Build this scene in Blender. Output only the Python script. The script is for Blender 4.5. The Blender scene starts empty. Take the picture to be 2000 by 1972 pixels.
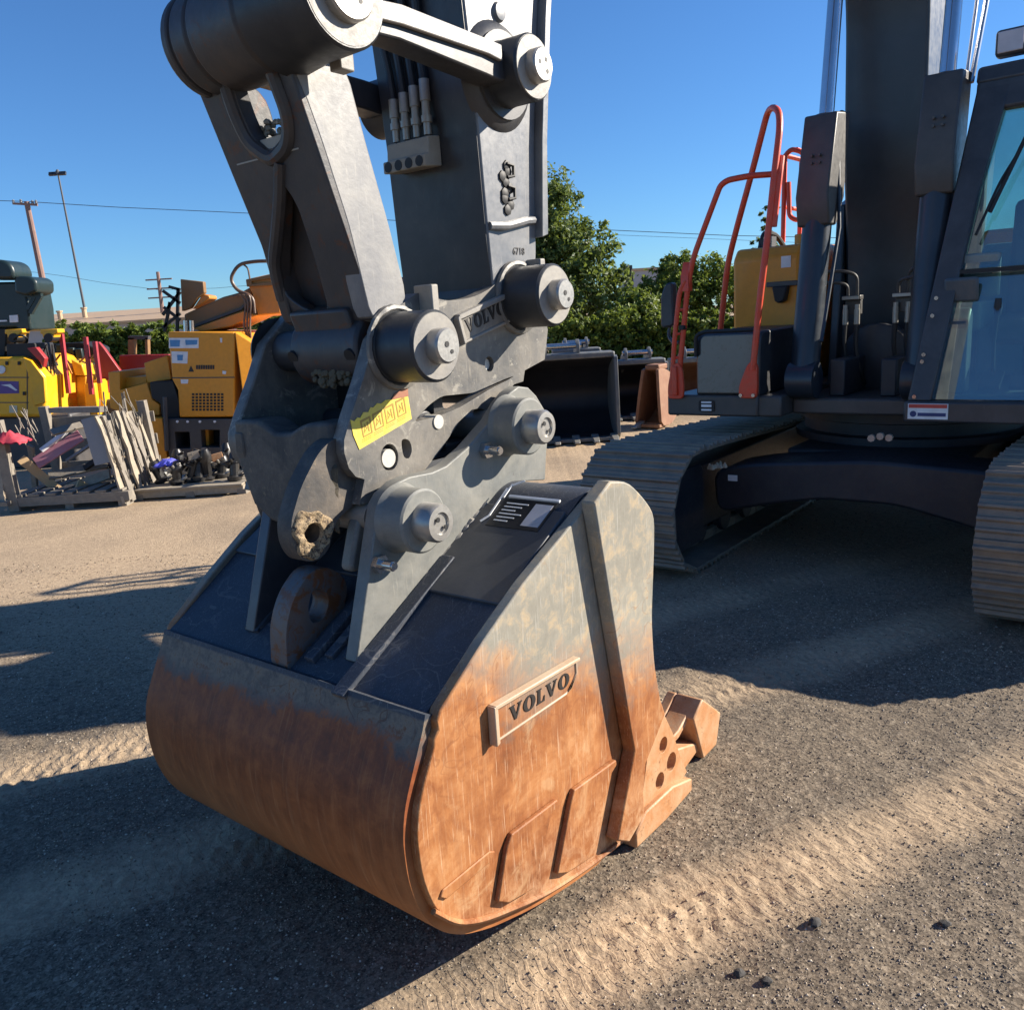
import bpy, bmesh, math, random
from mathutils import Vector, Matrix, noise
from mathutils.geometry import tessellate_polygon
random.seed(7)
R = math.radians
SC = bpy.context.scene
COL = SC.collection
PI = math.pi

# ------------------------------------------------------------------ camera
FPX, PITCH, ROLL, EYE = 1650.0, 12.5067, 3.5, 1.7
_S, _C = math.sin(R(PITCH)), math.cos(R(PITCH))
_c, _q = math.cos(R(ROLL)), math.sin(R(ROLL))
_R0, _F0, _D0 = Vector((1, 0, 0)), Vector((0, _C, -_S)), Vector((0, -_S, -_C))
CR = _R0*_c + _D0*_q
CD = _D0*_c - _R0*_q
def at(px, py, Y):
    """world point seen at a photo pixel, standing Y metres ahead"""
    r = CR*(px-1000) + CD*(py-986) + _F0*FPX
    return Vector((0, 0, EYE)) + r*(Y/r.y)
cam_d = bpy.data.cameras.new('camera'); cam = bpy.data.objects.new('camera', cam_d); COL.objects.link(cam)
cam_d.sensor_width = 36; cam_d.sensor_fit = 'HORIZONTAL'; cam_d.lens = 36*FPX/2000
cam_d.clip_start = .05; cam_d.clip_end = 3000
M = Matrix.Identity(4)
for i in range(3):
    M[i][0] = CR[i]; M[i][1] = -CD[i]; M[i][2] = -_F0[i]
M[2][3] = EYE
cam.matrix_world = M
SC.camera = cam

# ------------------------------------------------------------------ light
SUN_AZ, SUN_EL = 12.0, 26.0           # azimuth measured from +X towards +Y
w = bpy.data.worlds.new("World"); SC.world = w; w.use_nodes = True
nt = w.node_tree; nt.nodes.clear()
sky = nt.nodes.new('ShaderNodeTexSky'); sky.sky_type = 'NISHITA'; sky.sun_disc = False
sky.sun_elevation = R(SUN_EL); sky.sun_rotation = R(90-SUN_AZ)
sky.altitude = 0; sky.air_density = 1.0; sky.dust_density = 0.0; sky.ozone_density = 4.0
bg = nt.nodes.new('ShaderNodeBackground'); bg.inputs[1].default_value = .056
wo = nt.nodes.new('ShaderNodeOutputWorld')
tint = nt.nodes.new('ShaderNodeMixRGB'); tint.blend_type = 'MULTIPLY'; tint.inputs[0].default_value = 1   # deep desert blue
tint.inputs[2].default_value = (.60, .93, 1.28, 1); nt.links.new(sky.outputs[0], tint.inputs[1])
nt.links.new(tint.outputs[0], bg.inputs[0]); nt.links.new(bg.outputs[0], wo.inputs[0])
sd = bpy.data.lights.new('sun', 'SUN'); sun = bpy.data.objects.new('sun', sd); COL.objects.link(sun)
sd.energy = 5.0; sd.angle = R(.5); sd.color = (1, .91, .78)
sv = Vector((math.cos(R(SUN_AZ))*math.cos(R(SUN_EL)), math.sin(R(SUN_AZ))*math.cos(R(SUN_EL)), math.sin(R(SUN_EL))))
sun.rotation_euler = sv.to_track_quat('Z', 'Y').to_euler(); sun.location = (20, 0, 20)
SC.view_settings.view_transform = 'Standard'; SC.view_settings.look = 'None'
SC.view_settings.exposure = 1.12; SC.view_settings.gamma = 1
SC.view_settings.use_curve_mapping = False

# ------------------------------------------------------------------ materials
_MATS = {}
class NT:
    def __init__(s, name):
        s.m = bpy.data.materials.new(name); s.m.use_nodes = True
        s.t = s.m.node_tree; s.b = s.t.nodes['Principled BSDF']; s.tc = s.t.nodes.new('ShaderNodeTexCoord')
    def n(s, k, **kw):
        x = s.t.nodes.new('ShaderNode'+k)
        for a, v in kw.items(): setattr(x, a, v)
        return x
    def l(s, a, b): s.t.links.new(a, b)
    def noise(s, scale, detail=5, rough=.6, dist=0, vec=None):
        x = s.n('TexNoise'); x.inputs['Scale'].default_value = scale; x.inputs['Detail'].default_value = detail
        x.inputs['Roughness'].default_value = rough; x.inputs['Distortion'].default_value = dist
        s.l(vec if vec is not None else s.tc.outputs['Object'], x.inputs['Vector']); return x.outputs['Fac']
    def map(s, scale, rot=(0, 0, 0)):
        x = s.n('Mapping'); x.inputs['Scale'].default_value = scale; x.inputs['Rotation'].default_value = rot
        s.l(s.tc.outputs['Object'], x.inputs['Vector']); return x.outputs[0]
    def ramp(s, fac, stops):
        x = s.n('ValToRGB'); e = x.color_ramp.elements
        while len(e) < len(stops): e.new(.5)
        for i, (p, c) in enumerate(stops):
            e[i].position = p; e[i].color = (c if len(c) == 4 else (*c, 1)) if hasattr(c, '__len__') else (c, c, c, 1)
        s.l(fac, x.inputs[0]); return x.outputs[0]
    def mix(s, fac, a, b, mode='MIX'):
        x = s.n('MixRGB', blend_type=mode)
        for sock, v in ((x.inputs[0], fac), (x.inputs[1], a), (x.inputs[2], b)):
            if hasattr(v, 'is_linked'): s.l(v, sock)
            elif hasattr(v, '__len__'): sock.default_value = (*v, 1) if len(v) == 3 else v
            else: sock.default_value = v
        return x.outputs[0]
    def math(s, op, a, b=0.0, clamp=False):
        x = s.n('Math', operation=op, use_clamp=clamp)
        for sock, v in ((x.inputs[0], a), (x.inputs[1], b)):
            if hasattr(v, 'is_linked'): s.l(v, sock)
            else: sock.default_value = v
        return x.outputs[0]
    def sep(s):
        x = s.n('SeparateXYZ'); s.l(s.tc.outputs['Object'], x.inputs[0]); return x.outputs
    def bump(s, h, strength=.3, dist=.01):
        x = s.n('Bump'); x.inputs['Strength'].default_value = strength; x.inputs['Distance'].default_value = dist
        s.l(h, x.inputs['Height']); s.l(x.outputs[0], s.b.inputs['Normal'])
    def col(s, c):
        if hasattr(c, 'is_linked'): s.l(c, s.b.inputs['Base Color'])
        else: s.b.inputs['Base Color'].default_value = (*c, 1)
    def set(s, rough=.5, metal=0.0, spec=.5):
        if hasattr(rough, 'is_linked'): s.l(rough, s.b.inputs['Roughness'])
        else: s.b.inputs['Roughness'].default_value = rough
        s.b.inputs['Metallic'].default_value = metal; s.b.inputs['Specular IOR Level'].default_value = spec

def paint(name, base, dirt=(.30, .24, .17), amt=.35, rough=.5, metal=0.0, scale=6, bump=.12, wear=None, wear_amt=.5):
    """worn machine paint: two-scale mottling, dust, fine scratches, optional chipped wear colour"""
    if name in _MATS: return _MATS[name]
    n = NT(name)
    a = n.noise(scale, 8, .65, .4); b = n.noise(scale*7, 4, .7)
    sc = n.noise(9, 3, .6, 0, n.map((22, 22, 1.2)))
    d = n.ramp(a, [(.38, 0.0), (.78, 1.0)])
    c = n.mix(n.math('MULTIPLY', d, amt), base, dirt)
    c = n.mix(n.math('MULTIPLY', n.ramp(b, [(.35, 0.0), (.7, 1.0)]), .25), c, tuple(min(1, v*1.5+.004) for v in base))
    c = n.mix(n.math('MULTIPLY', n.ramp(sc, [(.62, 0.0), (.70, 1.0)]), amt*.5), c, dirt)
    if wear:
        k = n.noise(scale*2.3, 10, .75, .8)
        c = n.mix(n.ramp(k, [(wear_amt, 0.0), (wear_amt+.06, 1.0)]), c, wear)
    n.col(c)
    n.set(n.ramp(b, [(.2, rough*.75), (.9, min(1, rough*1.3))]), metal)
    n.bump(n.mix(.5, a, b), bump, .006)
    _MATS[name] = n.m; return n.m
def plain(name, base, rough=.5, metal=0.0, var=.12, scale=12):
    if name in _MATS: return _MATS[name]
    n = NT(name); a = n.noise(scale, 5)
    n.col(n.mix(n.ramp(a, [(.3, 0.0), (.7, 1.0)]), tuple(v*(1-var) for v in base), tuple(min(1, v*(1+var)) for v in base)))
    n.set(rough, metal); _MATS[name] = n.m; return n.m

# ------------------------------------------------------------------ mesh building
def fillet(pts, r, n=5, closed=False):
    """round the corners of a 2D or 3D polyline"""
    P = [Vector(p) for p in pts]; out = []; N = len(P)
    for i in range(N):
        if not closed and i in (0, N-1): out.append(P[i]); continue
        a, b, c = P[i-1], P[i], P[(i+1) % N]
        da, dc = a-b, c-b
        rr = min(r, da.length*.45, dc.length*.45)
        p0 = b+da.normalized()*rr; p1 = b+dc.normalized()*rr
        for k in range(n+1):
            t = k/n; out.append(p0*(1-t)**2 + b*2*t*(1-t) + p1*t*t)
    return [tuple(v) for v in out]
def arc(cx, cy, r, a0, a1, n=12):
    return [(cx+r*math.cos(R(a0+(a1-a0)*k/n)), cy+r*math.sin(R(a0+(a1-a0)*k/n))) for k in range(n+1)]
def circ(cx, cy, r, n=24, rz=None):
    return [(cx+r*math.cos(2*PI*k/n), cy+(rz or r)*math.sin(2*PI*k/n)) for k in range(n)]

class Root:
    """a thing: an Empty at its base, with a frame (u along yaw, c to the right of it, z up) or plain world axes"""
    def __init__(s, name, label, cat, base, yaw=0.0, frame=False, group=None):
        s.yaw, s.frame = yaw, frame
        s.L = Vector((math.cos(yaw), math.sin(yaw), 0)); s.Nn = Vector((math.sin(yaw), -math.cos(yaw), 0))
        o = bpy.data.objects.new(name, None); COL.objects.link(o); s.o = o
        o.empty_display_size = .2
        s.base = base
        if frame: o.location = s.L*base[0] + s.Nn*base[1]; o.rotation_euler = (0, 0, yaw)
        else: o.location = base; o.rotation_euler = (0, 0, yaw)
        o['label'] = label; o['category'] = cat
        if group: o['group'] = group
    def tf(s, p):
        if s.frame: return Vector((p[0]-s.base[0], -(p[1]-s.base[1]), p[2]))
        return Vector(p)-Vector(s.base)
class MB:
    def __init__(s, root=None):
        s.v = []; s.f = []; s.root = root
    def add(s, vs, fs):
        k = len(s.v)
        s.v += [tuple(s.root.tf(p)) if s.root else tuple(p) for p in vs]
        s.f += [tuple(i+k for i in f) for f in fs]; return s
    def prism(s, poly, c0, c1, holes=(), order='ucz'):
        """poly in (u,z), extruded across c from c0 to c1 (numbers or functions of u,z)"""
        F0 = c0 if callable(c0) else (lambda u, z: c0); F1 = c1 if callable(c1) else (lambda u, z: c1)
        def mk(u, c, z):
            if order == 'ucz': return (u, c, z)
            if order == 'cuz': return (c, u, z)        # poly in (c,z), extruded along u
            return (u, z, c)                            # poly in (u,c), extruded along z
        loops = [list(poly)]+[list(h) for h in holes]
        flat = [p for lp in loops for p in lp]; n = len(flat)
        vs = [mk(p[0], F0(*p[:2]), p[1]) for p in flat]+[mk(p[0], F1(*p[:2]), p[1]) for p in flat]
        fs = []
        if holes:
            for t in tessellate_polygon([[Vector((p[0], p[1], 0)) for p in lp] for lp in loops]):
                fs += [tuple(t), tuple(i+n for i in reversed(t))]
        else:
            fs += [tuple(range(n)), tuple(range(2*n-1, n-1, -1))]
        k = 0
        for lp in loops:
            m = len(lp)
            for i in range(m):
                a, b = k+i, k+(i+1) % m; fs.append((a, b, b+n, a+n))
            k += m
        return s.add(vs, fs)
    def box(s, u, c, z):
        (a, b), (d, e), (g, h) = u, c, z
        vs = [(x, y, k) for x in (a, b) for y in (d, e) for k in (g, h)]
        return s.add(vs, [(0, 1, 3, 2), (4, 6, 7, 5), (0, 4, 5, 1), (2, 3, 7, 6), (0, 2, 6, 4), (1, 5, 7, 3)])
    def obox(s, ctr, ax, half):
        """oriented box: centre, three axis vectors, half sizes"""
        ctr = Vector(ctr); A = [Vector(a).normalized()*h for a, h in zip(ax, half)]
        vs = [tuple(ctr+A[0]*i+A[1]*j+A[2]*k) for i in (-1, 1) for j in (-1, 1) for k in (-1, 1)]
        return s.add(vs, [(0, 1, 3, 2), (4, 6, 7, 5), (0, 4, 5, 1), (2, 3, 7, 6), (0, 2, 6, 4), (1, 5, 7, 3)])
    def beam(s, p, q, w_, h_, up=(0, 0, 1)):
        p, q = Vector(p), Vector(q); d = q-p; x = d.normalized(); y = Vector(up).cross(x)
        if y.length < 1e-3: y = Vector((0, 1, 0)).cross(x)
        y.normalize(); z = x.cross(y)
        return s.obox((p+q)/2, (x, y, z), (d.length/2, w_/2, h_/2))
    def lathe(s, o, ax, prof, n=28):
        """prof = [(radius, distance along axis)], capped"""
        o = Vector(o); ax = Vector(ax).normalized(); e = Vector((0, 0, 1)) if abs(ax.z) < .9 else Vector((1, 0, 0))
        u = ax.cross(e).normalized(); v_ = ax.cross(u)
        vs = []; fs = []
        for r, d in prof:
            for k in range(n):
                a = 2*PI*k/n; vs.append(tuple(o+ax*d+u*(r*math.cos(a))+v_*(r*math.sin(a))))
        for i in range(len(prof)-1):
            for k in range(n):
                a = i*n+k; b = i*n+(k+1) % n; fs.append((a, b, b+n, a+n))
        fs.append(tuple(range(n-1, -1, -1))); fs.append(tuple(range((len(prof)-1)*n, len(prof)*n)))
        return s.add(vs, fs)
    def cyl(s, p, q, r, n=20, r2=None):
        p, q = Vector(p), Vector(q)
        return s.lathe(p, q-p, [(r, 0), (r if r2 is None else r2, (q-p).length)], n)
    def tube(s, pts, r, n=10):
        P = [Vector(p) for p in pts]; vs = []; fs = []; up = None
        for i, p in enumerate(P):
            t = (P[min(i+1, len(P)-1)]-P[max(i-1, 0)]).normalized()
            if up is None: up = t.orthogonal().normalized()
            up = (up-t*up.dot(t)).normalized(); b = t.cross(up); rr = r[i] if hasattr(r, '__len__') else r
            for k in range(n):
                a = 2*PI*k/n; vs.append(tuple(p+up*(rr*math.cos(a))+b*(rr*math.sin(a))))
        for i in range(len(P)-1):
            for k in range(n):
                a = i*n+k; b_ = i*n+(k+1) % n; fs.append((a, b_, b_+n, a+n))
        fs.append(tuple(range(n-1, -1, -1))); fs.append(tuple(range((len(P)-1)*n, len(P)*n)))
        return s.add(vs, fs)
    def sheet(s, path, c0, c1, th, nc=1):
        """curved plate: path in (u,z), thickness th to its right-hand side, from c0 to c1 (functions of u,z allowed)"""
        F0 = c0 if callable(c0) else (lambda u, z: c0); F1 = c1 if callable(c1) else (lambda u, z: c1)
        P = [Vector(p[:2]) for p in path]; inn = []
        for i in range(len(P)):
            t = (P[min(i+1, len(P)-1)]-P[max(i-1, 0)]).normalized(); inn.append(P[i]+Vector((t.y, -t.x))*th)
        poly = [tuple(p) for p in P]+[tuple(p) for p in reversed(inn)]
        n = len(P); N = 2*n
        vs = []
        for j in range(nc+1):
            t = j/nc
            for p in poly: vs.append((p[0], F0(*p)*(1-t)+F1(*p)*t, p[1]))
        fs = []
        for j in range(nc):
            for i in range(N):
                a = j*N+i; b = j*N+(i+1) % N; fs.append((a, b, b+N, a+N))
        for i in range(n-1):
            fs.append((i, i+1, N-2-i, N-1-i)); k = nc*N; fs.append((k+N-1-i, k+N-2-i, k+i+1, k+i))
        return s.add(vs, fs)
    def build(s, name, m, parent=None, bevel=0.0, smooth=35, seg=2, label=None):
        me = bpy.data.meshes.new(name); me.from_pydata(s.v, [], s.f)
        bm = bmesh.new(); bm.from_mesh(me); bmesh.ops.recalc_face_normals(bm, faces=bm.faces); bm.to_mesh(me); bm.free()
        for m_ in (m if isinstance(m, (list, tuple)) else [m]): me.materials.append(m_)
        if smooth:
            me.polygons.foreach_set('use_smooth', [True]*len(me.polygons)); me.set_sharp_from_angle(angle=R(smooth))
        o = bpy.data.objects.new(name, me); COL.objects.link(o)
        p = parent.o if isinstance(parent, Root) else parent
        if p: o.parent = p
        if bevel:
            b = o.modifiers.new('bevel', 'BEVEL'); b.width = bevel; b.segments = seg; b.limit_method = 'ANGLE'; b.angle_limit = R(40)
            b.harden_normals = False
        if label: o['label'] = label
        return o
def tag(o, label, cat, group=None):
    o['label'] = label; o['category'] = cat
    if group: o['group'] = group
    return o
def struct(o): o['kind'] = 'structure'; return o

# block capitals: outlines in a unit box, thick and thin strokes with serifs
GL = {
 'V': ([[(0, 1), (.42, 1), (.42, .93), (.34, .93), (.56, .3), (.76, .93), (.66, .93), (.66, 1), (1, 1), (1, .93), (.92, .93), (.58, 0), (.44, 0), (.08, .93), (0, .93)]], .95),
 'O': (None, .95),
 'L': ([[(0, 1), (.46, 1), (.46, .92), (.36, .92), (.36, .1), (.62, .1), (.74, .38), (.82, .38), (.8, 0), (0, 0), (0, .08), (.1, .08), (.1, .92), (0, .92)]], .8),
}
def lettering(mb, word, place, depth):
    """place(u,v)->(u,z) in the plate's plane, u 0..1 along the word; depth=(c0,c1)"""
    W = sum(GL[ch][1] for ch in word)+.12*(len(word)-1)-.18*word.count('L'); x = 0
    for ch in word:
        w_ = GL[ch][1]
        if ch == 'O':
            o = [(.5+.5*math.cos(a), .5+.52*math.sin(a)) for a in [2*PI*k/28 for k in range(28)]]
            h = [(.5+.2*math.cos(a), .5+.42*math.sin(a)) for a in [2*PI*k/28 for k in range(28)]]
            mb.prism([place((x+p[0]*w_)/W, p[1]) for p in o], *depth, holes=[[place((x+p[0]*w_)/W, p[1]) for p in h]])
        else:
            mb.prism([place((x+p[0]*w_)/W, p[1]) for p in GL[ch][0][0]], *depth)
        x += w_+(.12 if ch != 'L' else -.06)
def text_mesh(name, s, m, parent, loc, size, right, up, extrude=.001, label=None):
    """small printed words on a plate (font outline turned into a mesh)"""
    cu = bpy.data.curves.new(name+'_outline', 'FONT'); cu.body = s; cu.size = size; cu.extrude = extrude
    cu.align_x = 'CENTER'; cu.align_y = 'CENTER'; cu.resolution_u = 2
    t = bpy.data.objects.new(name+'_outline', cu); COL.objects.link(t)
    dg = bpy.context.evaluated_depsgraph_get(); dg.update()
    me = bpy.data.meshes.new_from_object(t.evaluated_get(dg)); bpy.data.objects.remove(t)
    r_, u_ = Vector(right).normalized(), Vector(up).normalized(); n_ = r_.cross(u_)
    Mx = Matrix.Identity(4)
    for i in range(3): Mx[i][0] = r_[i]; Mx[i][1] = u_[i]; Mx[i][2] = n_[i]; Mx[i][3] = loc[i]
    me.transform(Mx); me.materials.clear(); me.materials.append(m)
    o = bpy.data.objects.new(name, me); COL.objects.link(o); o.parent = parent.o if isinstance(parent, Root) else parent
    if label: o['label'] = label
    return o

# ------------------------------------------------------------------ machine materials
m_coup = paint('coupler_steel', (.085, .083, .08), dirt=(.34, .30, .24), amt=.75, rough=.5, scale=7, bump=.25, wear=(.27, .25, .21), wear_amt=.56)
m_lug = paint('dusty_cast_steel', (.040, .038, .037), dirt=(.20, .16, .12), amt=.7, rough=.65, scale=9, bump=.4, wear=(.17, .13, .09), wear_amt=.58)
m_burn = paint('burnt_chipped_steel', (.27, .19, .105), dirt=(.46, .36, .22), amt=.75, rough=.75, scale=42, bump=1.0, wear=(.045, .028, .02), wear_amt=.50)
m_dark = paint('charcoal_paint', (.022, .025, .031), dirt=(.16, .14, .12), amt=.35, rough=.42, scale=4, bump=.08)
m_stick = paint('grey_stick_paint', (.115, .122, .135), dirt=(.34, .32, .29), amt=.6, rough=.36, scale=5, bump=.1)
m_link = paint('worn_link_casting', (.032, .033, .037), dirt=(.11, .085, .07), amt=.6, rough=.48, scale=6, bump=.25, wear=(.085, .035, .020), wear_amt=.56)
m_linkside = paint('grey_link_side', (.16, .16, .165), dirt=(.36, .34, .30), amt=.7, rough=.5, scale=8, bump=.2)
m_rod = paint('pale_link_bar', (.30, .29, .28), dirt=(.46, .41, .34), amt=.8, rough=.5, scale=11, bump=.25, wear=(.09, .085, .08), wear_amt=.62)
m_boss = paint('dusty_boss', (.20, .19, .175), dirt=(.42, .38, .31), amt=.7, rough=.55, scale=10, bump=.2)
m_bossside = paint('boss_side_shade', (.016, .019, .024), dirt=(.075, .075, .072), amt=.4, rough=.45, scale=8, bump=.15)  # near-black base puts the shade on the boss sides into their colour
m_pin = paint('pin_steel', (.32, .31, .29), dirt=(.50, .46, .40), amt=.5, rough=.38, metal=.55, scale=14, bump=.1)
m_chrome = plain('bright_steel', (.55, .54, .53), .22, .9, .1)
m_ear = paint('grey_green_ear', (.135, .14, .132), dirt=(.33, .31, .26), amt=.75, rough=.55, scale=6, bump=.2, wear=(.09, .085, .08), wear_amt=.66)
m_black = plain('black_recess', (.012, .012, .013), .6)
m_letter = plain('letter_black', (.022, .019, .018), .5)
m_white = plain('white_print', (.75, .75, .74), .5)
m_rubber = plain('hose_rubber', (.02, .021, .023), .5)
m_fit = paint('zinc_fitting', (.34, .33, .30), dirt=(.3, .26, .2), amt=.5, rough=.4, metal=.5, scale=20)
m_blockst = paint('tan_hose_block', (.27, .245, .20), dirt=(.40, .35, .27), amt=.6, rough=.6, scale=12)

def bucket_material(name, seam, rust_hi, upper, back):
    """charcoal or grey paint above, scraped band at the weld seam, polished rust below, thin curly and straight scratches"""
    n = NT(name); X = n.sep()
    blot = n.noise(3.2, 8, .62, .6); big = n.noise(2.2, 4, .55, .4); fine = n.noise(17, 10, .72, .5); grit = n.noise(95, 5, .75)
    streak = n.noise(3, 5, .65, .1, n.map((70, 70, 2.2) if not back else (2.0, 42, 2.0)))
    wide = n.noise(3, 3, .6, .2, n.map((9, 9, 1.0) if not back else (1.2, 7, 1.2)))
    line = n.noise(4, 3, .6, .3, n.map((60, 60, 2.0), (0, R(38), 0)))
    cur = n.noise(3.6, 2.5, .55, 1.2)
    curl = n.math('LESS_THAN', n.math('ABSOLUTE', n.math('SUBTRACT', cur, .5)), .006)
    cur2 = n.noise(6.3, 2, .5, .8, n.map((1, 1, 1), (R(40), R(25), 0)))
    curl2 = n.math('LESS_THAN', n.math('ABSOLUTE', n.math('SUBTRACT', cur2, .47)), .006)
    curls = n.math('MULTIPLY', n.math('MAXIMUM', curl, curl2), n.ramp(blot, [(.42, 0.0), (.56, .9)]))
    lo, hi = rust_hi
    if not back:
        h = n.math('ADD', X[2], n.math('MULTIPLY', n.math('SUBTRACT', blot, .5), -.55))
        h = n.math('ADD', h, n.math('MULTIPLY', n.math('SUBTRACT', fine, .5), -.22))
        h = n.math('ADD', h, n.math('MULTIPLY', X[0], .32))
        rc = n.ramp(n.mix(.45, blot, fine), [(.34, (.135, .042, .016)), (.45, (.27, .095, .031)), (.55, (.38, .155, .054)), (.68, (.50, .26, .115))])
        patch = n.noise(5.2, 9, .7, .9); rc = n.mix(n.math('MULTIPLY', n.ramp(patch, [(.53, 0.0), (.60, 1.0)]), .55), rc, (.22, .070, .024))
        rc = n.mix(n.math('MULTIPLY', n.ramp(patch, [(.36, 1.0), (.43, 0.0)]), .45), rc, (.50, .31, .16))
        rc = n.mix(n.math('MULTIPLY', n.ramp(streak, [(.50, 0.0), (.72, 1.0)]), .30), rc, (.53, .31, .155))
        rc = n.mix(n.math('MULTIPLY', n.ramp(wide, [(.38, 1.0), (.52, 0.0)]), .30), rc, (.24, .085, .030))
        rc = n.mix(n.math('MULTIPLY', n.ramp(X[2], [(.05, 1.0), (.30, 0.0)]), n.ramp(fine, [(.40, 0.0), (.65, .55)])), rc, (.58, .42, .26))
        rc = n.mix(n.math('MULTIPLY', n.ramp(line, [(.62, 0.0), (.68, 1.0)]), .45), rc, (.62, .45, .30))
        rc = n.mix(n.math('MULTIPLY', curls, n.ramp(X[2], [(.45, 0.0), (.70, .35)])), rc, (.15, .045, .018))
        pc = n.ramp(n.mix(.45, blot, fine), [(.30, tuple(v*.70 for v in upper)), (.5, upper), (.70, tuple(min(1, v*1.45) for v in upper))])
        pc = n.mix(n.math('MULTIPLY', n.ramp(fine, [(.50, 0.0), (.64, 1.0)]), .60), pc, (.45, .33, .19))
        pc = n.mix(n.math('MULTIPLY', n.ramp(line, [(.60, 0.0), (.68, 1.0)]), .45), pc, (.46, .44, .40))
        pc = n.mix(n.math('MULTIPLY', curls, .45), pc, (.24, .125, .065))
    else:
        h = n.math('ADD', X[2], n.math('MULTIPLY', n.math('SUBTRACT', fine, .5), -.10))
        h = n.math('ADD', h, n.math('MULTIPLY', n.math('SUBTRACT', blot, .5), -.14))
        h = n.math('ADD', h, n.math('MULTIPLY', n.math('SUBTRACT', grit, .5), -.03))
        rc = n.ramp(n.mix(.7, wide, fine), [(.32, (.10, .028, .012)), (.48, (.21, .058, .020)), (.62, (.33, .105, .033)), (.78, (.44, .18, .065))])
        rc = n.mix(n.ramp(X[2], [(.30, .75), (.62, 0.0)]), rc, n.ramp(n.mix(.55, blot, streak), [(.35, (.29, .105, .034)), (.6, (.47, .20, .070))]))
        rc = n.mix(n.math('MULTIPLY', n.ramp(streak, [(.56, 0.0), (.76, 1.0)]), .35), rc, (.50, .27, .13))
        pc = n.ramp(n.mix(.5, big, fine), [(.32, tuple(v*.65 for v in upper)), (.55, upper), (.72, tuple(min(1, v*1.6) for v in upper))])
        pc = n.mix(n.math('MULTIPLY', n.ramp(line, [(.56, 0.0), (.68, 1.0)]), .45), pc, (.19, .20, .22))
        pc = n.mix(n.math('MULTIPLY', n.ramp(fine, [(.62, 0.0), (.72, 1.0)]), .45), pc, (.20, .12, .08))
        pc = n.mix(n.math('MULTIPLY', curls, .35), pc, (.24, .22, .20))
    fac = n.ramp(n.math('MULTIPLY', h, 1/1.4), [(lo/1.4, 1.0), (hi/1.4, 0.0)])
    c = n.mix(fac, pc, rc)
    if back:   # scraped grey band just under the seam
        band = n.math('MULTIPLY', n.ramp(n.math('MULTIPLY', X[2], 1/1.4), [((seam-.002)/1.4, 1.0), ((seam+.002)/1.4, 0.0)]), n.math('SUBTRACT', 1.0, fac))
        bc = n.ramp(n.mix(.35, fine, grit), [(.32, (.055, .048, .044)), (.45, (.115, .095, .078)), (.55, (.20, .16, .12)), (.61, (.15, .07, .035)), (.72, (.085, .034, .018))])
        bc = n.mix(n.math('MULTIPLY', curls, .7), bc, (.10, .045, .025))
        c = n.mix(band, c, bc)
    c = n.mix(n.math('MULTIPLY', n.ramp(grit, [(.55, 0.0), (.75, 1.0)]), .25), c, (.11, .06, .033))
    n.col(c)
    n.set(n.ramp(n.mix(.5, streak, fine), [(.25, .42), (.75, .72)]), 0.0, .30)
    n.bump(n.mix(.55, fine, n.mix(.4, streak, grit)), .22, .004)
    return n.m
m_bside = bucket_material('bucket_side_rust', .8, (.64, .86), (.275, .258, .212), False)
m_bback = bucket_material('bucket_back_rust', .795, (.708, .742), (.050, .058, .074), True)
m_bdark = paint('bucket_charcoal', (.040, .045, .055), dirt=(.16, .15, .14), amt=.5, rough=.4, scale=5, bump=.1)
m_brust = paint('bucket_lip_rust', (.42, .19, .075), dirt=(.55, .42, .27), amt=.75, rough=.55, scale=12, bump=.3, wear=(.20, .085, .035), wear_amt=.6)
m_eye = paint('lifting_eye_rust', (.10, .10, .105), dirt=(.17, .085, .04), amt=.9, rough=.5, scale=9, bump=.25, wear=(.16, .065, .028), wear_amt=.5)

# ------------------------------------------------------------------ excavator bucket in front
YAW = R(51.5)
BK = Root('excavator_bucket', 'large rust worn digging bucket standing on the gravel in the foreground', 'excavator bucket', (1.75, -1.875), YAW, True)
CB = -1.293
cl = lambda u, z=0: -2.455-.20*max(0.0, min(.75, u-1.28))
prof = [(1.315, .813), (1.292, .765), (1.243, .667), (1.216, .612), (1.2, .544), (1.204, .434), (1.234, .333), (1.284, .256), (1.352, .2), (1.461, .146), (1.649, .084), (1.877, .035), (2.086, .012), (2.16, .03)]
heel = [(1.305, .800)]+fillet(prof[1:], .10, 4)
MB(BK).sheet(heel, lambda u, z: cl(u)+.015, CB-.02, .028, 6).build('heel_plate', m_bback, BK, smooth=50)
back = [(2.19, 1.10), (2.14, 1.165), (2.07, 1.198), (2.0, 1.187), (1.923, 1.145), (1.296, .804)]
back = [back[0]]+fillet(back[1:-1], .06, 4)+[back[-1]]
MB(BK).sheet(list(reversed(back)), lambda u, z: cl(u)+.02, CB-.035, .03, 4).build('back_plate', m_bback, BK, smooth=50)
step = [(1.296+.627*t+.006*-.47, .804+.341*t+.006*.88) for t in (.47, .6, .8, .985)]
ob = lambda t, d: (1.315+.608*t-.479*d, .813+.332*t+.878*d)
MB(BK).prism([ob(.47, .0), ob(.47, .012), ob(1.0, .010), ob(1.0, 0)], cl(1.7)+.05, CB-.04).build('doubler_plate', m_bdark, BK, bevel=.003)
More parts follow.
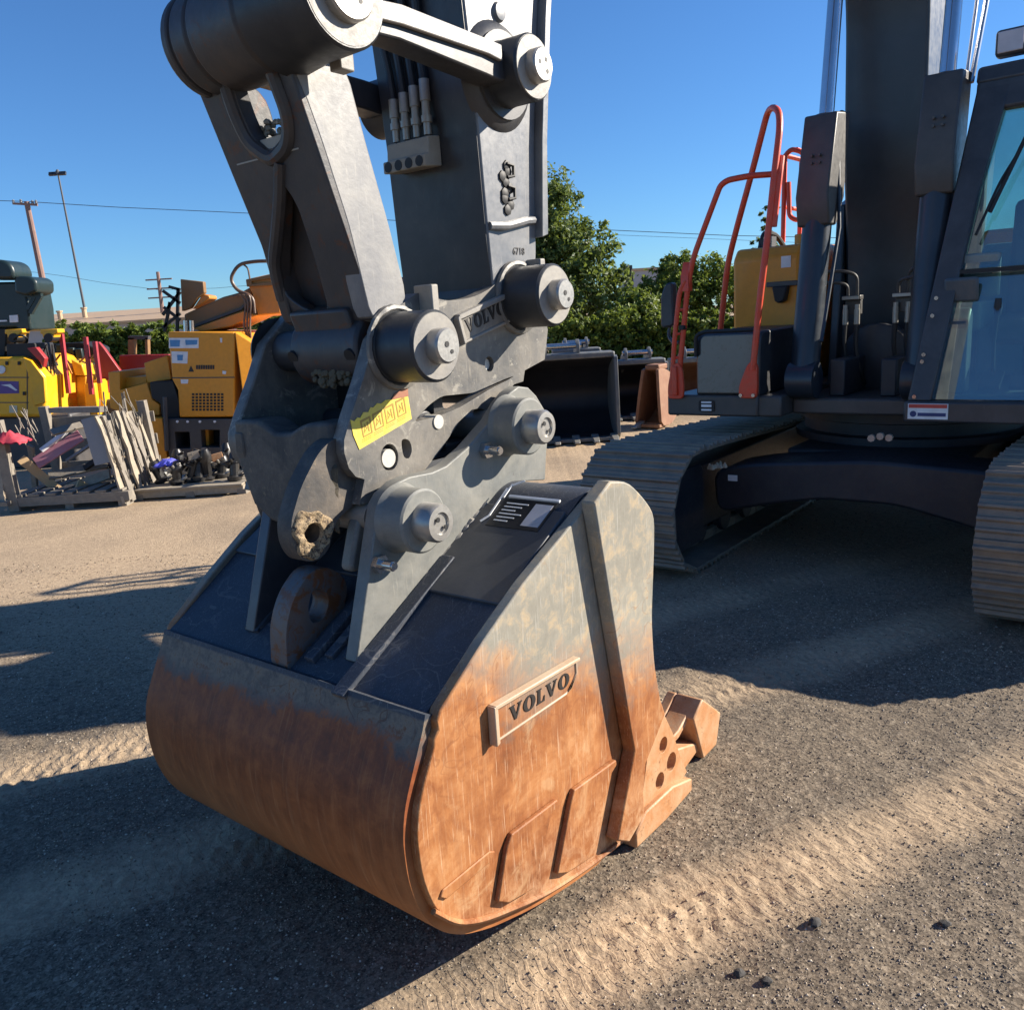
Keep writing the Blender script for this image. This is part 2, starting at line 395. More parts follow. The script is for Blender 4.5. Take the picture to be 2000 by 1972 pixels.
side = [(1.923, 1.145), (1.655, 1.024), (1.484, .927), (1.315, .813), (1.298, .79), (1.301, .767), (1.285, .752), (1.282, .735), (1.243, .667), (1.216, .612), (1.2, .544), (1.204, .434), (1.234, .333), (1.284, .256), (1.352, .2), (1.461, .146), (1.649, .084), (1.877, .035), (2.086, .006), (2.16, .02), (2.20, .11), (2.30, .38), (2.25, .6), (2.27, .95), (2.28, 1.05), (2.2, 1.15), (2.10, 1.19), (2.0, 1.18)]
side = [(u-.004 if u < 1.4 else u, z) for u, z in side]
sideR = side[:8]+fillet(side[8:19], .06, 3)+side[19:]
MB(BK).prism(sideR, CB-.035, CB).build('side_plate', m_bside, BK, bevel=.005)
MB(BK).prism(sideR, lambda u, z: cl(u)-.01, lambda u, z: cl(u)+.025).build('side_plate', m_bside, BK, bevel=.005)
# proud side cutter
cut = [(1.933, 1.183), (2.023, 1.228), (2.12, 1.21), (2.214, 1.139), (2.276, 1.076), (2.271, .98), (2.242, .736), (2.252, .581), (2.285, .45), (2.317, .383), (2.257, .332), (2.179, .268), (2.16, .177), (2.16, .09), (2.06, .05), (1.99, .095), (2.11, .344), (2.094, .406), (2.005, .833)]
cut = cut[:1]+fillet(cut[1:9], .05, 3)+cut[9:]
MB(BK).prism(cut, CB+.001, CB+.048).build('side_cutter', m_bside, BK, bevel=.006)
MB(BK).prism(cut, lambda u, z: cl(u)-.055, lambda u, z: cl(u)-.011).build('side_cutter', m_bside, BK, bevel=.006)
# wear plates low on the side
for poly, th in (([(1.25, .352), (1.262, .366), (1.44, .366), (1.462, .354), (1.44, .335), (1.27, .335)], .006),
                 ([(1.447, .216), (1.497, .345), (1.522, .373), (1.732, .364), (1.735, .345), (1.70, .335), (1.60, .16), (1.49, .185)], .016),
                 ([(1.709, .139), (1.795, .325), (1.815, .352), (2.047, .336), (2.05, .318), (2.01, .3), (1.90, .085), (1.76, .112)], .018)):
    MB(BK).prism(poly, CB, CB+th).build('wear_plate', m_bside, BK, bevel=.004)
MB(BK).tube([(u, CB+.004, z) for u, z in fillet([(1.225, .33), (1.30, .245), (1.40, .19), (1.65, .10), (1.9, .05), (2.1, .025)], .1, 4)], .008, 6).build('weld_bead', m_bside, BK)
# lettered badge
bp = [(1.486, .655), (1.486, .75), (1.852, .742), (1.852, .70), (1.825, .666), (1.80, .658)]
bd = MB(BK).prism(bp, CB, CB+.012).build('badge', m_bside, BK, bevel=.003)
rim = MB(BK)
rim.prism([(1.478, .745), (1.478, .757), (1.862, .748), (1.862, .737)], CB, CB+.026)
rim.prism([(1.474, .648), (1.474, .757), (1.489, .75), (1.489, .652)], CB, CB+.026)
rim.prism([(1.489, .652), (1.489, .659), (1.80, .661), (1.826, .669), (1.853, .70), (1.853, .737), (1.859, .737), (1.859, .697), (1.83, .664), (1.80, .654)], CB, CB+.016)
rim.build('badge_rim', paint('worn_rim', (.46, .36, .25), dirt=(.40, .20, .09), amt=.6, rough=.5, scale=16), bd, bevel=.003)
lt = MB(BK); lettering(lt, 'VOLVO', lambda u, v: (1.543+.275*u+.004*v, .682+.041*v-.004*u), (CB+.012, CB+.0142)); lt.build('lettering', m_letter, bd, smooth=0)
# ears, bosses and pins
ear = [(1.355, .842), (1.485, 1.236), (1.512, 1.262), (1.56, 1.285), (1.61, 1.292), (1.70, 1.288), (1.76, 1.296), (1.856, 1.333), (1.976, 1.4), (2.03, 1.445), (2.075, 1.472), (2.12, 1.487), (2.17, 1.478), (2.21, 1.448), (2.25, 1.40), (2.273, 1.35), (2.25, 1.25), (2.235, 1.165), (2.07, 1.19), (1.95, 1.15), (1.62, .97), (1.42, .87)]
P1, P2 = (1.56, 1.187), (2.05, 1.372)
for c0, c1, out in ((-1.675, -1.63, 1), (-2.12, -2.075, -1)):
    e = MB(BK).prism(ear, c0, c1).build('ear', m_ear if out > 0 else m_bdark, BK, bevel=.004)  # left ear gets charcoal to carry the shadow it stands in
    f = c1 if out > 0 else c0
    for k, (u, z) in enumerate((P1, P2)):
        r = .085
        MB(BK).lathe((u, f, z), (0, out, 0), ([(r+.012, 0), (r+.004, .012), (r+.002, .018), (r+.002, .085), (r-.004, .09)] if out > 0 else [(r, 0), (r-.004, .012)]), 40).build('pin_boss', m_ear, e)
for (u, z) in (P1, P2):
    b = MB(BK)
    b.lathe((u, -1.545, z), Vector((0, 1, 0)), [(.052, 0), (.052, .055), (.046, .065), (.030, .066), (.028, .060)], 28)
    b.cyl((u, -2.145, z), (u, -1.545, z), .0495, 24)
    pn = b.build('bucket_pin', m_pin, BK)
    q = MB(BK); q.cyl((u-.012, -1.48, z+.012), (u-.012, -1.4775, z+.012), .007, 10); q.cyl((u+.014, -1.48, z-.012), (u+.014, -1.4775, z-.012), .006, 10)
    q.build('pin_centre_hole', m_black, pn)
for u, z in ((1.462, 1.085), (1.93, 1.315)):
    b = MB(BK); b.cyl((u, -1.63, z), (u, -1.61, z), .026, 6); b.cyl((u, -1.61, z), (u, -1.57, z), .014, 14); b.cyl((u, -1.57, z), (u, -1.565, z), .011, 12)
    b.build('lock_bolt', m_chrome, BK)
for cw in (-1.628, -1.677, -2.073, -2.122):
    wb = MB(BK); rw = random.Random(int(-cw*1000)); pts = []
    for k in range(46):
        q_ = ob(.08+.92*k/45, .004); pts.append((q_[0], cw+.002*rw.gauss(0, 1), q_[1]+.002*rw.gauss(0, 1)))
    wb.tube(pts, [.0085+.002*rw.random() for _ in pts], 6); wb.build('weld_bead', m_boss if cw > -1.65 else m_bdark, BK)  # pale bead carries the sunlight in its colour, the others stay dark
# lifting eye on the back between the ears
eye_o = fillet([(1.335, .79), (1.285, .80), (1.296, .92), (1.336, 1.0), (1.405, 1.055), (1.47, 1.045), (1.53, .985), (1.50, .90)], .05, 4, True)
eye_h = fillet([(1.385, .90), (1.375, .95), (1.40, 1.0), (1.435, .995), (1.455, .955), (1.43, .905)], .03, 3, True)
MB(BK).prism(eye_o, -1.905, -1.835, holes=[eye_h]).build('lifting_eye', m_eye, BK, bevel=.012, seg=3)
st = MB(BK)
st.prism([ob(-.08, .0), ob(-.08, .016), ob(.66, .016), ob(.66, 0)], -1.628, -1.58)
st.prism([ob(.02, .0), ob(.02, .022), ob(.42, .022), ob(.42, 0)], -1.80, -1.765)
st.prism([ob(.06, .0), ob(.06, .016), ob(.42, .016), ob(.42, 0)], -1.745, -1.715)
st.build('stiffener', m_bback, BK, bevel=.003)
# decals on the back plate
dk = MB(BK); dk.prism([ob(.865, .010), ob(.865, .0125), ob(1.04, .0125), ob(1.04, .010)], -1.565, -1.375); dk = dk.build('decal', plain('decal_black', (.014, .015, .018), .35), BK)
ln = MB(BK)
ln.prism([ob(.886, .0125), ob(.886, .0135), ob(1.022, .0135), ob(1.022, .0125)], -1.445, -1.383)
ln.build('decal_label', plain('decal_grey', (.42, .42, .45), .45), dk)
ln = MB(BK)
ln.prism([ob(1.05, .008), ob(1.05, .0145), ob(1.062, .0145), ob(1.062, .008)], -1.56, -1.375)
for a, b, c_, d_ in ((.88, -1.590, .92, -1.575), (.92, -1.575, 1.10, -1.587), (1.04, -1.575, 1.13, -1.58), (1.12, -1.58, 1.16, -1.545)):
    p0, p1 = ob(a, .014), ob(c_, .014); ln.beam((p0[0], b, p0[1]), (p1[0], d_, p1[1]), .006, .003, (-.479, 0, .878))
for k in range(6):
    p0, p1 = ob(.90+.022*k, .0135), ob(.906+.022*k, .0135)
    ln.beam((p0[0], -1.548, p0[1]), (p0[0], -1.548+.05+.03*((k*7) % 3)/2, p0[1]), .004, .0012, (-.479, 0, .878))
ln.build('decal_print', m_white, dk, smooth=0)
# cutting edge, adapters and teeth
MB(BK).prism([(2.06, .012), (2.10, .05), (2.38, .045), (2.42, .03), (2.38, .008)], cl(2.0)-.02, CB-.005).build('cutting_edge', m_brust, BK, bevel=.005)
def tooth(cc, dz=0.0):
    a = MB(BK)
    a.prism([(2.12, .095), (2.19, .135), (2.36, .125), (2.48, .10), (2.50, .055), (2.30, .004), (2.16, .004)], cc-.055, cc+.055)
    a.prism([(2.46, .105), (2.56, .085), (2.56, .03), (2.46, .01)], cc-.038, cc+.038)
    ad = a.build('tooth_adapter', m_brust, BK, bevel=.008)
    b = MB(BK)
    h = [(2.475, .125), (2.56, .12), (2.74, .062), (2.755, .05), (2.74, .036), (2.56, .006), (2.475, .003)]
    b.prism(h, lambda u, z: cc-.062+.03*max(0, u-2.56), lambda u, z: cc+.062-.03*max(0, u-2.56))
    b.build('tooth', m_brust, BK, bevel=.006)
    p = MB(BK); p.cyl((2.52, cc-.07, .068), (2.52, cc+.07, .068), .014, 10); p.build('tooth_pin', m_black, ad)
for k in range(5): tooth(-1.385-.255*k)
# corner shroud bolted in front of the side cutter
sh = MB(BK)
sh.prism([(2.165, .095), (2.23, .30), (2.30, .37), (2.345, .36), (2.40, .27), (2.46, .14), (2.50, .075), (2.28, .025)], CB-.03, CB+.03, holes=[circ(2.33, .26, .028, 14), circ(2.30, .14, .03, 14), circ(2.385, .17, .034, 14)])
sh.build('corner_shroud', m_brust, BK, bevel=.006)
lip = MB(BK); lip.prism([(2.10, .004), (2.10, .055), (2.17, .10), (2.36, .095), (2.50, .055), (2.50, .008), (2.3, -.004)], CB-.02, CB+.05); lip.build('lip_guard', m_brust, BK, bevel=.006)
bx = MB(BK)
bx.prism([(2.40, .14), (2.60, .165), (2.74, .245), (2.90, .12), (2.86, .0), (2.66, -.01), (2.46, .0)], CB-.17, CB-.13)
bx.prism([(2.66, .195), (2.74, .245), (2.90, .12), (2.86, .0), (2.74, -.005)], CB-.13, CB-.02)
bx.prism([(2.40, .115), (2.40, .145), (2.60, .17), (2.69, .21), (2.69, .18), (2.60, .14)], CB-.13, CB-.05)
bx.build('tooth_guard', m_brust, BK, bevel=.006)

# ------------------------------------------------------------------ quick coupler between stick and bucket
QC = Root('quick_coupler', 'scuffed grey steel quick coupler with yellow warning sticker joining stick to bucket', 'quick coupler', (1.85, -1.905), YAW, True)
CK = -1.71
o_top = fillet([(1.705, 1.748), (1.788, 1.786), (1.83, 1.772), (1.902, 1.757), (2.017, 1.764), (2.109, 1.79), (2.18, 1.83), (2.25, 1.865)], .05, 3)
o_r = [(2.33, 1.84), (2.375, 1.76), (2.405, 1.65), (2.378, 1.552), (2.249, 1.490), (2.245, 1.45)]
o_low = [(2.10, 1.395), (1.99, 1.40), (1.90, 1.36), (1.738, 1.271), (1.684, 1.262), (1.601, 1.247), (1.575, 1.228), (1.50, 1.235), (1.44, 1.205), (1.40, 1.12), (1.36, 1.13), (1.35, 1.22), (1.409, 1.262)]
o_low = [(2.20, 1.485), (2.063, 1.411), (2.021, 1.429), (1.978, 1.428), (1.921, 1.402), (1.833, 1.333), (1.738, 1.271), (1.684, 1.258), (1.601, 1.245), (1.575, 1.228), (1.49, 1.231), (1.52, 1.29)]
o_left = [(1.517, 1.296), (1.487, 1.309), (1.466, 1.336), (1.456, 1.379), (1.46, 1.412), (1.49, 1.469), (1.547, 1.563), (1.60, 1.665)]
plate = o_top+o_r[:-2]+[(2.262, 1.525)]+[(2.25, 1.49)]+o_low[:-1]+o_left
lens = fillet([(2.205, 1.512), (2.162, 1.508), (1.992, 1.479), (1.848, 1.485), (1.788, 1.464), (1.722, 1.424), (1.823, 1.427), (1.926, 1.442), (2.077, 1.483), (2.17, 1.502)], .02, 3, True)
holes = [lens, circ(1.823, 1.415-.0, .001, 3)][:1]+[circ(2.079, 1.560, .022, 16, .024), circ(1.616, 1.340, .034, 18, .038), fillet([(1.667, 1.352), (1.667, 1.385), (1.70, 1.378), (1.708, 1.345), (1.69, 1.322), (1.672, 1.33)], .015, 3, True)]
QR = MB(QC).prism(plate, CK-.045, CK, holes=holes).build('side_plate', m_coup, QC, bevel=.005)
QL = MB(QC).prism(plate, -2.235, -2.19).build('side_plate', m_coup, QC, bevel=.005)
PA, PB = (1.683, 1.637), (2.245, 1.760)
for sgn, f, par, bl in ((1, CK, QR, .148), (-1, -2.235, QL, .02)):
    for (u, z), rr in ((PA, .096), (PB, .096)):
        b = MB(QC).lathe((u, f, z), Vector((0, sgn, 0)), [(rr+.008, -.002), (rr+.003, .008), (rr, .012), (rr, bl-.006), (rr-.006, bl)], 44)
        b.build('pin_boss', m_bossside, par)
        if sgn > 0:
            rw = random.Random(int(u*100)); wd = MB(QC); wd.tube([(u+(rr+.012)*math.cos(a), f+.004, z+(rr+.012)*math.sin(a)) for a in [2*PI*k/60 for k in range(61)]], [.008+.003*rw.random() for _ in range(61)], 6); wd.build('weld_bead', m_coup, par)
        MB(QC).lathe((u, f+sgn*bl, z), Vector((0, sgn, 0)), [(rr-.007, -.002), (rr-.008, .002)], 44).build('boss_face', m_boss, par)
for (u, z) in (PA, PB):
    b = MB(QC); b.cyl((u, -2.265, z), (u, -1.563, z), .046, 28)
    b.lathe((u, -1.563, z), Vector((0, 1, 0)), [(.047, 0), (.047, .038), (.042, .044)], 28)
    
    pn = b.build('coupler_pin', m_pin, QC)
    q = MB(QC); q.cyl((u-.006, -1.5195, z+.004), (u-.006, -1.5175, z+.004), .008, 10); q.cyl((u+.012, -1.5195, z-.016), (u+.012, -1.5175, z-.016), .006, 10); q.build('grease_point', m_black, pn)
# retainer tabs above the bosses
for u, z in ((1.80, 1.768), (2.325, 1.845)):
    MB(QC).box((u-.014, u+.014), (CK-.02, CK+.05), (z-.055, z+.035)).build('retainer_tab', m_boss, QC, bevel=.004)
# lettered badge on the plate
qb = MB(QC).prism([(1.952, 1.636), (1.934, 1.703), (2.19, 1.768), (2.187, 1.692)], CK, CK+.008).build('badge', m_coup, QC, bevel=.002)
r_ = MB(QC)
r_.prism([(1.930, 1.700), (1.928, 1.716), (2.196, 1.783), (2.196, 1.766)], CK, CK+.022)
r_.prism([(1.930, 1.714), (1.938, 1.700), (1.958, 1.633), (1.944, 1.628), (1.922, 1.704)], CK, CK+.022)
r_.prism([(1.950, 1.628), (1.950, 1.637), (2.190, 1.696), (2.192, 1.686)], CK, CK+.012)
r_.build('badge_rim', m_boss, qb, bevel=.003)
lt = MB(QC); lettering(lt, 'VOLVO', lambda u, v: (1.972+.19*u-.008*v, 1.660+.054*u+.040*v), (CK+.008, CK+.0105)); lt.build('lettering', m_letter, qb, smooth=0)
m_plug = paint('pale_plug', (.52, .50, .45), dirt=(.40, .36, .28), amt=.5, rough=.5, scale=30)
# plugs and warning sticker
MB(QC).cyl((1.823, CK-.045, 1.412), (1.823, CK+.004, 1.412), .021, 18).build('end_plug', m_plug, QR)
MB(QC).cyl((2.079, CK-.045, 1.560), (2.079, CK-.015, 1.560), .019, 18).build('end_plug', m_plug, QR)
MB(QC).cyl((1.617, CK-.12, 1.337), (1.617, CK-.004, 1.337), .026, 20).build('end_plug', m_plug, QR)
sk = paint('sticker_yellow', (.74, .56, .05), dirt=(.46, .38, .22), amt=.6, rough=.6, scale=22, bump=.08)
s_ = MB(QC).prism([(1.487, 1.462), (1.492, 1.42), (1.508, 1.379), (1.714, 1.435), (1.706, 1.507), (1.69, 1.502), (1.668, 1.505), (1.65, 1.498), (1.62, 1.499), (1.602, 1.491), (1.588, 1.494), (1.572, 1.484), (1.562, 1.486), (1.553, 1.474), (1.535, 1.476), (1.522, 1.462), (1.512, 1.465), (1.50, 1.456)], CK, CK+.0018).build('warning_sticker', sk, QC, smooth=0)
MB(QC).prism([(1.640, 1.497), (1.655, 1.512), (1.708, 1.527), (1.708, 1.5)], CK+.0018, CK+.0026).build('sticker_header', paint('sticker_brown', (.30, .10, .05), amt=.4), s_, smooth=0)
pr = MB(QC); m_stx = plain('sticker_print', (.36, .22, .04), .5)
for k in range(4):
    u0 = 1.525+.045*k
    pr.prism([(u0, 1.408+.27*(u0-1.525)), (u0-.006, 1.455+.27*(u0-1.525)), (u0+.032, 1.464+.27*(u0-1.525)), (u0+.036, 1.417+.27*(u0-1.525))], CK+.0018, CK+.0024,
             holes=[[(u0+.004, 1.413+.27*(u0-1.525)), (u0, 1.450+.27*(u0-1.525)), (u0+.027, 1.457+.27*(u0-1.525)), (u0+.031, 1.420+.27*(u0-1.525))]])
    o_ = 1.42+.27*(u0-1.525); D = (CK+.0018, CK+.0024)
    pr.prism([(u0+.006, o_), (u0+.008, o_+.026), (u0+.018, o_+.012)], *D, holes=[[(u0+.0085, o_+.006), (u0+.0095, o_+.019), (u0+.0145, o_+.012)]])
    pr.prism(circ(u0+.020, o_+.026, .0035, 10), *D); pr.prism([(u0+.018, o_+.022), (u0+.023, o_+.022), (u0+.026, o_+.002), (u0+.022, o_+.003)], *D)
    for r_ in range(2): pr.prism([(u0-.004, o_-.016-.005*r_), (u0+.030, o_-.008-.005*r_), (u0+.030, o_-.010-.005*r_), (u0-.004, o_-.018-.005*r_)], *D)
pr.build('sticker_symbols', m_stx, s_, smooth=0)
# body between the plates: front casting with its notch, rear tube, lower carrier with the burnt lug
cn = [(-2.19, 1.452), (-2.075, 1.455), (-2.045, 1.445), (-2.0, 1.422), (-1.93, 1.424), (-1.89, 1.442), (-1.85, 1.453), (-1.755, 1.458), (-1.755, 1.30), (-1.80, 1.18), (-1.86, 1.20), (-1.93, 1.14), (-2.0, 1.145), (-2.07, 1.16), (-2.14, 1.20), (-2.19, 1.32)]
MB(QC).prism(cn, 1.455, 1.56, order='cuz').build('front_casting', m_lug, QC, bevel=.012, seg=3)
MB(QC).prism([(1.452, 1.42), (1.448, 1.36), (1.466, 1.309), (1.498, 1.17), (1.525, 1.085), (1.548, 1.085), (1.58, 1.20), (1.66, 1.31)], -2.19, -2.145).build('left_cheek', m_lug, QC, bevel=.008)
b = MB(QC); b.box((1.62, 2.24), (-2.188, -1.757), (1.29, 1.33)); b.cyl((2.20, -2.188, 1.47), (2.20, -1.757, 1.47), .05, 20); b.cyl((1.82, -2.188, 1.41), (1.82, -1.757, 1.41), .035, 20)
b.build('carrier_body', m_dark, QC, bevel=.005)
lo = [(1.283, 1.165), (1.285, 1.225), (1.33, 1.31), (1.40, 1.39), (1.46, 1.42), (1.515, 1.40), (1.53, 1.33), (1.62, 1.31), (1.74, 1.285), (1.735, 1.268), (1.684, 1.258), (1.601, 1.243), (1.575, 1.226), (1.50, 1.228), (1.44, 1.203), (1.412, 1.165), (1.40, 1.13), (1.36, 1.105), (1.31, 1.115)]
lo = fillet(lo, .03, 3, True)
LH = (1.347, 1.183)
MB(QC).prism(lo, -1.80, -1.742, holes=[circ(LH[0], LH[1], .026, 18)]).build('lock_lug', m_lug, QC, bevel=.010, seg=3)
bv = []; rb = MB(QC); nA, nR = 72, 10; rnd = random.Random(3)      # burnt, pitted ring round the lug's hole
for j in range(nR):
    t = j/(nR-1)
    for i in range(nA):
        a = 2*PI*i/nA; rr = .0255+(.038+.007*math.sin(3*a+1)+.004*math.sin(7*a))*t
        x_, z_ = LH[0]+rr*math.cos(a), LH[1]+rr*math.sin(a)
        bv.append((x_, -1.7415+(.004+.007*(.5+noise.noise(Vector((x_*55, z_*55, 2))))+.003*rnd.random() if 0 < j < nR-1 else 0.0), z_))
rb.add(bv, [(j*nA+i, j*nA+(i+1) % nA, (j+1)*nA+(i+1) % nA, (j+1)*nA+i) for j in range(nR-1) for i in range(nA)])
rb.build('burnt_rim', m_burn, QC, smooth=60)
MB(QC).cyl((LH[0], -1.83, LH[1]), (LH[0], -1.79, LH[1]), .026, 18).build('lug_bore', paint('bore_rust', (.09, .035, .02)), QC)
MB(QC).prism(fillet([(1.50, 1.215), (1.44, 1.05), (1.50, 1.045), (1.62, 1.12), (1.70, 1.24)], .05, 4, True), -1.765, -1.72).build('lock_hook', m_ear, QC, bevel=.01)
b = MB(QC); b.cyl((1.53, -2.14, 1.19), (1.53, -1.70, 1.19), .038, 20); b.build('cross_pin', m_boss, QC)
mud = MB(QC); vs = []; NM = 22                                      # one rough cake of dried mud in the corner behind the plate
for i in range(NM+1):
    for j in range(NM+1):
        u, v = i/NM-.5, j/NM-.5; k = max(0, 1-(2*u)**2)*max(0, 1-(2*v)**2)
        vs.append((1.448-.055*k**.5*(.8+.9*noise.noise(Vector((u*7, v*7, 5))))-.006*noise.noise(Vector((u*30, v*30, 1))), -1.785+.085*u+.02*v, 1.265+.19*v-.03*u))
mud.add(vs, [(i*(NM+1)+j, i*(NM+1)+j+1, (i+1)*(NM+1)+j+1, (i+1)*(NM+1)+j) for i in range(NM) for j in range(NM)])
mud.build('caked_mud', paint('caked_mud', (.050, .040, .028), dirt=(.17, .14, .085), amt=.8, rough=.9, scale=26, bump=.6), QC, smooth=25)
MB(QC).box((1.86, 1.90), (-2.188, -1.757), (1.31, 1.64)).build('inner_dark_plate', m_black, QC)  # black plate added so the coupler's inside reads dark
for u, z in (PA, PB): MB(QC).cyl((u, -2.188, z), (u, -1.757, z), .062, 24).build('pin_sleeve', m_dark, QC)

# ------------------------------------------------------------------ the excavator
EX = Root('excavator', 'large dark grey crawler excavator with its boom reaching forward over the yard', 'excavator', (6.75, -1.54), YAW, True)
m_boom = paint('boom_paint', (.020, .027, .036), dirt=(.10, .11, .12), amt=.3, rough=.35, scale=3, bump=.05)
m_body = paint('body_dark_grey', (.050, .048, .046), dirt=(.16, .14, .12), amt=.35, rough=.45, scale=5, bump=.06)
m_door = paint('door_grey', (.17, .17, .145), dirt=(.26, .25, .21), amt=.3, rough=.30, metal=.0, scale=3, bump=.03)
m_yel = paint('machine_ochre', (.68, .27, .016), dirt=(.36, .18, .05), amt=.25, rough=.42, scale=3, bump=.04)
m_rail = paint('rail_orange_red', (.72, .058, .018), dirt=(.40, .17, .10), amt=.5, rough=.42, scale=14, bump=.1, wear=(.28, .06, .03), wear_amt=.70)
m_track = paint('track_shoe_steel', (.16, .135, .11), dirt=(.36, .28, .19), amt=.85, rough=.55, scale=7, bump=.3, wear=(.15, .12, .10), wear_amt=.62)
m_under = paint('undercarriage_paint', (.014, .017, .024), dirt=(.10, .085, .07), amt=.35, rough=.5, scale=5, bump=.1)
m_chr = plain('cylinder_rod_chrome', (.62, .60, .60), .16, .95, .05)
m_cabf = paint('cab_frame_paint', (.040, .042, .046), dirt=(.16, .16, .16), amt=.3, rough=.4, scale=6, bump=.05)

# stick
ST = fillet([(2.117, 1.98), (2.104, 2.26), (2.075, 2.60), (2.02, 3.3), (1.98, 4.2), (2.06, 5.35), (2.24, 5.75), (2.45, 5.7), (2.62, 5.2), (2.72, 4.6), (2.62, 3.6), (2.44, 2.62), (2.39, 2.25), (2.365, 1.86), (2.31, 1.74), (2.20, 1.70), (2.13, 1.76)], .05, 3, True)
stk = MB(EX).prism(ST, -2.105, -1.715).build('stick', m_stick, EX, bevel=.006)
fr = MB(EX); fr.sheet([(2.128, 1.765), (2.113, 1.95), (2.098, 2.26), (2.069, 2.60), (2.014, 3.3), (1.974, 4.2)], -2.10, -1.72, .006); fr.build('front_cover', m_dark, stk, bevel=.002)
b = MB(EX); b.prism([(2.40, 1.96), (2.42, 2.25), (2.47, 2.62), (2.65, 3.6), (2.75, 4.6), (2.72, 4.6), (2.62, 3.6), (2.44, 2.62), (2.39, 2.25), (2.365, 1.95)], -2.13, -1.685); b.build('rear_flange', m_stick, stk, bevel=.003)
b = MB(EX); b.cyl((PB[0], -2.05, PB[1]), (PB[0], -1.757, PB[1]), .125, 32); b.build('stick_boss', m_dark, stk, bevel=.006)
b = MB(EX); b.tube([(2.125, -1.712, 1.978), (2.20, -1.700, 1.980), (2.30, -1.700, 2.0), (2.36, -1.712, 2.006)], .013, 8); b.build('cross_weld', m_stick, stk)
b = MB(EX)
for k in range(9):
    z0 = 2.03+.0165*k; b.lathe((2.222+.018*math.sin(k*1.9), -1.7155, z0), (0, 1, 0), [(.018, 0), (.017, .006), (.008, .009)], 7)
for k in (1, 5): b.tube([(2.225, -1.708, 2.045+.0165*k), (2.25, -1.702, 2.05+.0165*k), (2.25, -1.702, 2.08+.0165*k), (2.225, -1.708, 2.085+.0165*k)], .006, 6)
b.build('weld_patch', m_black, stk)
text_mesh('stamped_number', '6718', m_letter, stk, tuple(EX.tf((2.27, -1.7135, 1.905))), .032, EX.tf((1, 0, 0))-EX.tf((0, 0, 0)), (0, 0, 1), .0006)
PD, PC = (2.212, 2.415), (1.428, 2.425)
b = MB(EX); b.lathe((PD[0], -1.725, PD[1]), (0, 1, 0), [(.165, 0), (.150, .02), (.125, .03), (.125, .04)], 36); b.build('idler_boss', m_dark, stk)
b = MB(EX); b.lathe((2.235, -1.716, 2.60), (0, 1, 0), [(.030, 0), (.024, .012), (.012, .014)], 20); b.build('upper_plug', m_stick, stk)
# hose block on the front cover with four fittings and hoses
b = MB(EX)
b.prism([(2.098, 2.262), (2.045, 2.255), (2.04, 2.205), (2.02, 2.20), (2.02, 2.165), (2.10, 2.172)], -2.045, -1.865)
blk = b.build('hose_block', m_blockst, stk, bevel=.004)
q = MB(EX)
for k in range(4): q.cyl((2.025, -2.022+.045*k, 2.183), (2.0185, -2.022+.045*k, 2.183), .016, 14)
q.build('block_port', m_black, blk)
for k in range(4):
    c_ = -2.02+.045*k; zt = 2.262; e = .022*k
    f_ = MB(EX); f_.lathe((2.066, c_, zt), (0, 0, 1), [(.012, 0), (.012, .035), (.017, .036), (.017, .055), (.013, .056), (.013, .070+e*.4), (.0165, .071+e*.4), (.0165, .125+e*.5), (.012, .126+e*.5)], 12)
    fo = f_.build('hose_fitting', m_fit, stk)
    MB(EX).tube(fillet([(2.066, c_, zt+.12+e*.5), (2.062, c_-.004, 2.47), (2.05, c_-.03+.012*k, 2.62), (2.04, c_-.05+.016*k, 2.95), (2.0, c_, 3.5)], .1, 5), .0125, 9).build('hose', m_rubber, stk)
# guide links from stick to drum
for f, sgn in ((-1.705, 1), (-2.115, -1)):
    g = MB(EX)
    top = [(PC[0]+.05, 2.485), (1.60, 2.466), (1.70, 2.474), (2.04, 2.462), (2.15, 2.455), (2.19, 2.38), (2.10, 2.368), (2.04, 2.374), (1.70, 2.398), (1.60, 2.395), (PC[0]+.05, 2.36)]
    g.prism(top, f+.0*sgn, f+.085*sgn)
    gl = g.build('guide_link', m_dark, EX, bevel=.006)
    MB(EX).prism([(1.60, 2.425), (1.70, 2.43), (2.04, 2.425), (2.10, 2.418), (2.10, 2.46), (2.04, 2.464), (1.70, 2.476), (1.60, 2.468)], f+.085*sgn, f+.100*sgn).build('link_face', m_rod, gl, bevel=.003)
    b = MB(EX); b.lathe((PD[0], f-.002*sgn, PD[1]), (0, sgn, 0), [(.105, 0), (.096, .02), (.093, .03), (.093, .125), (.088, .13)], 40); b.build('link_boss', m_bossside, gl)
    MB(EX).lathe((PD[0], f+.128*sgn, PD[1]), (0, sgn, 0), [(.087, 0), (.086, .003)], 40).build('boss_face', m_boss, gl)
    cl_ = .166 if sgn > 0 else .095
    if sgn < 0: continue
    b = MB(EX); b.lathe((PC[0], f+.02*sgn, PC[1]), (0, sgn, 0), [(.135, -.05), (.130, 0), (.126, .02), (.124, cl_-.006), (.118, cl_)], 44); b.build('link_boss', m_bossside if sgn > 0 else m_link, gl)
    MB(EX).lathe((PC[0], f+(cl_+.019)*sgn, PC[1]), (0, sgn, 0), [(.115, -.002), (.114, .002)], 44).build('boss_face', m_boss, gl)
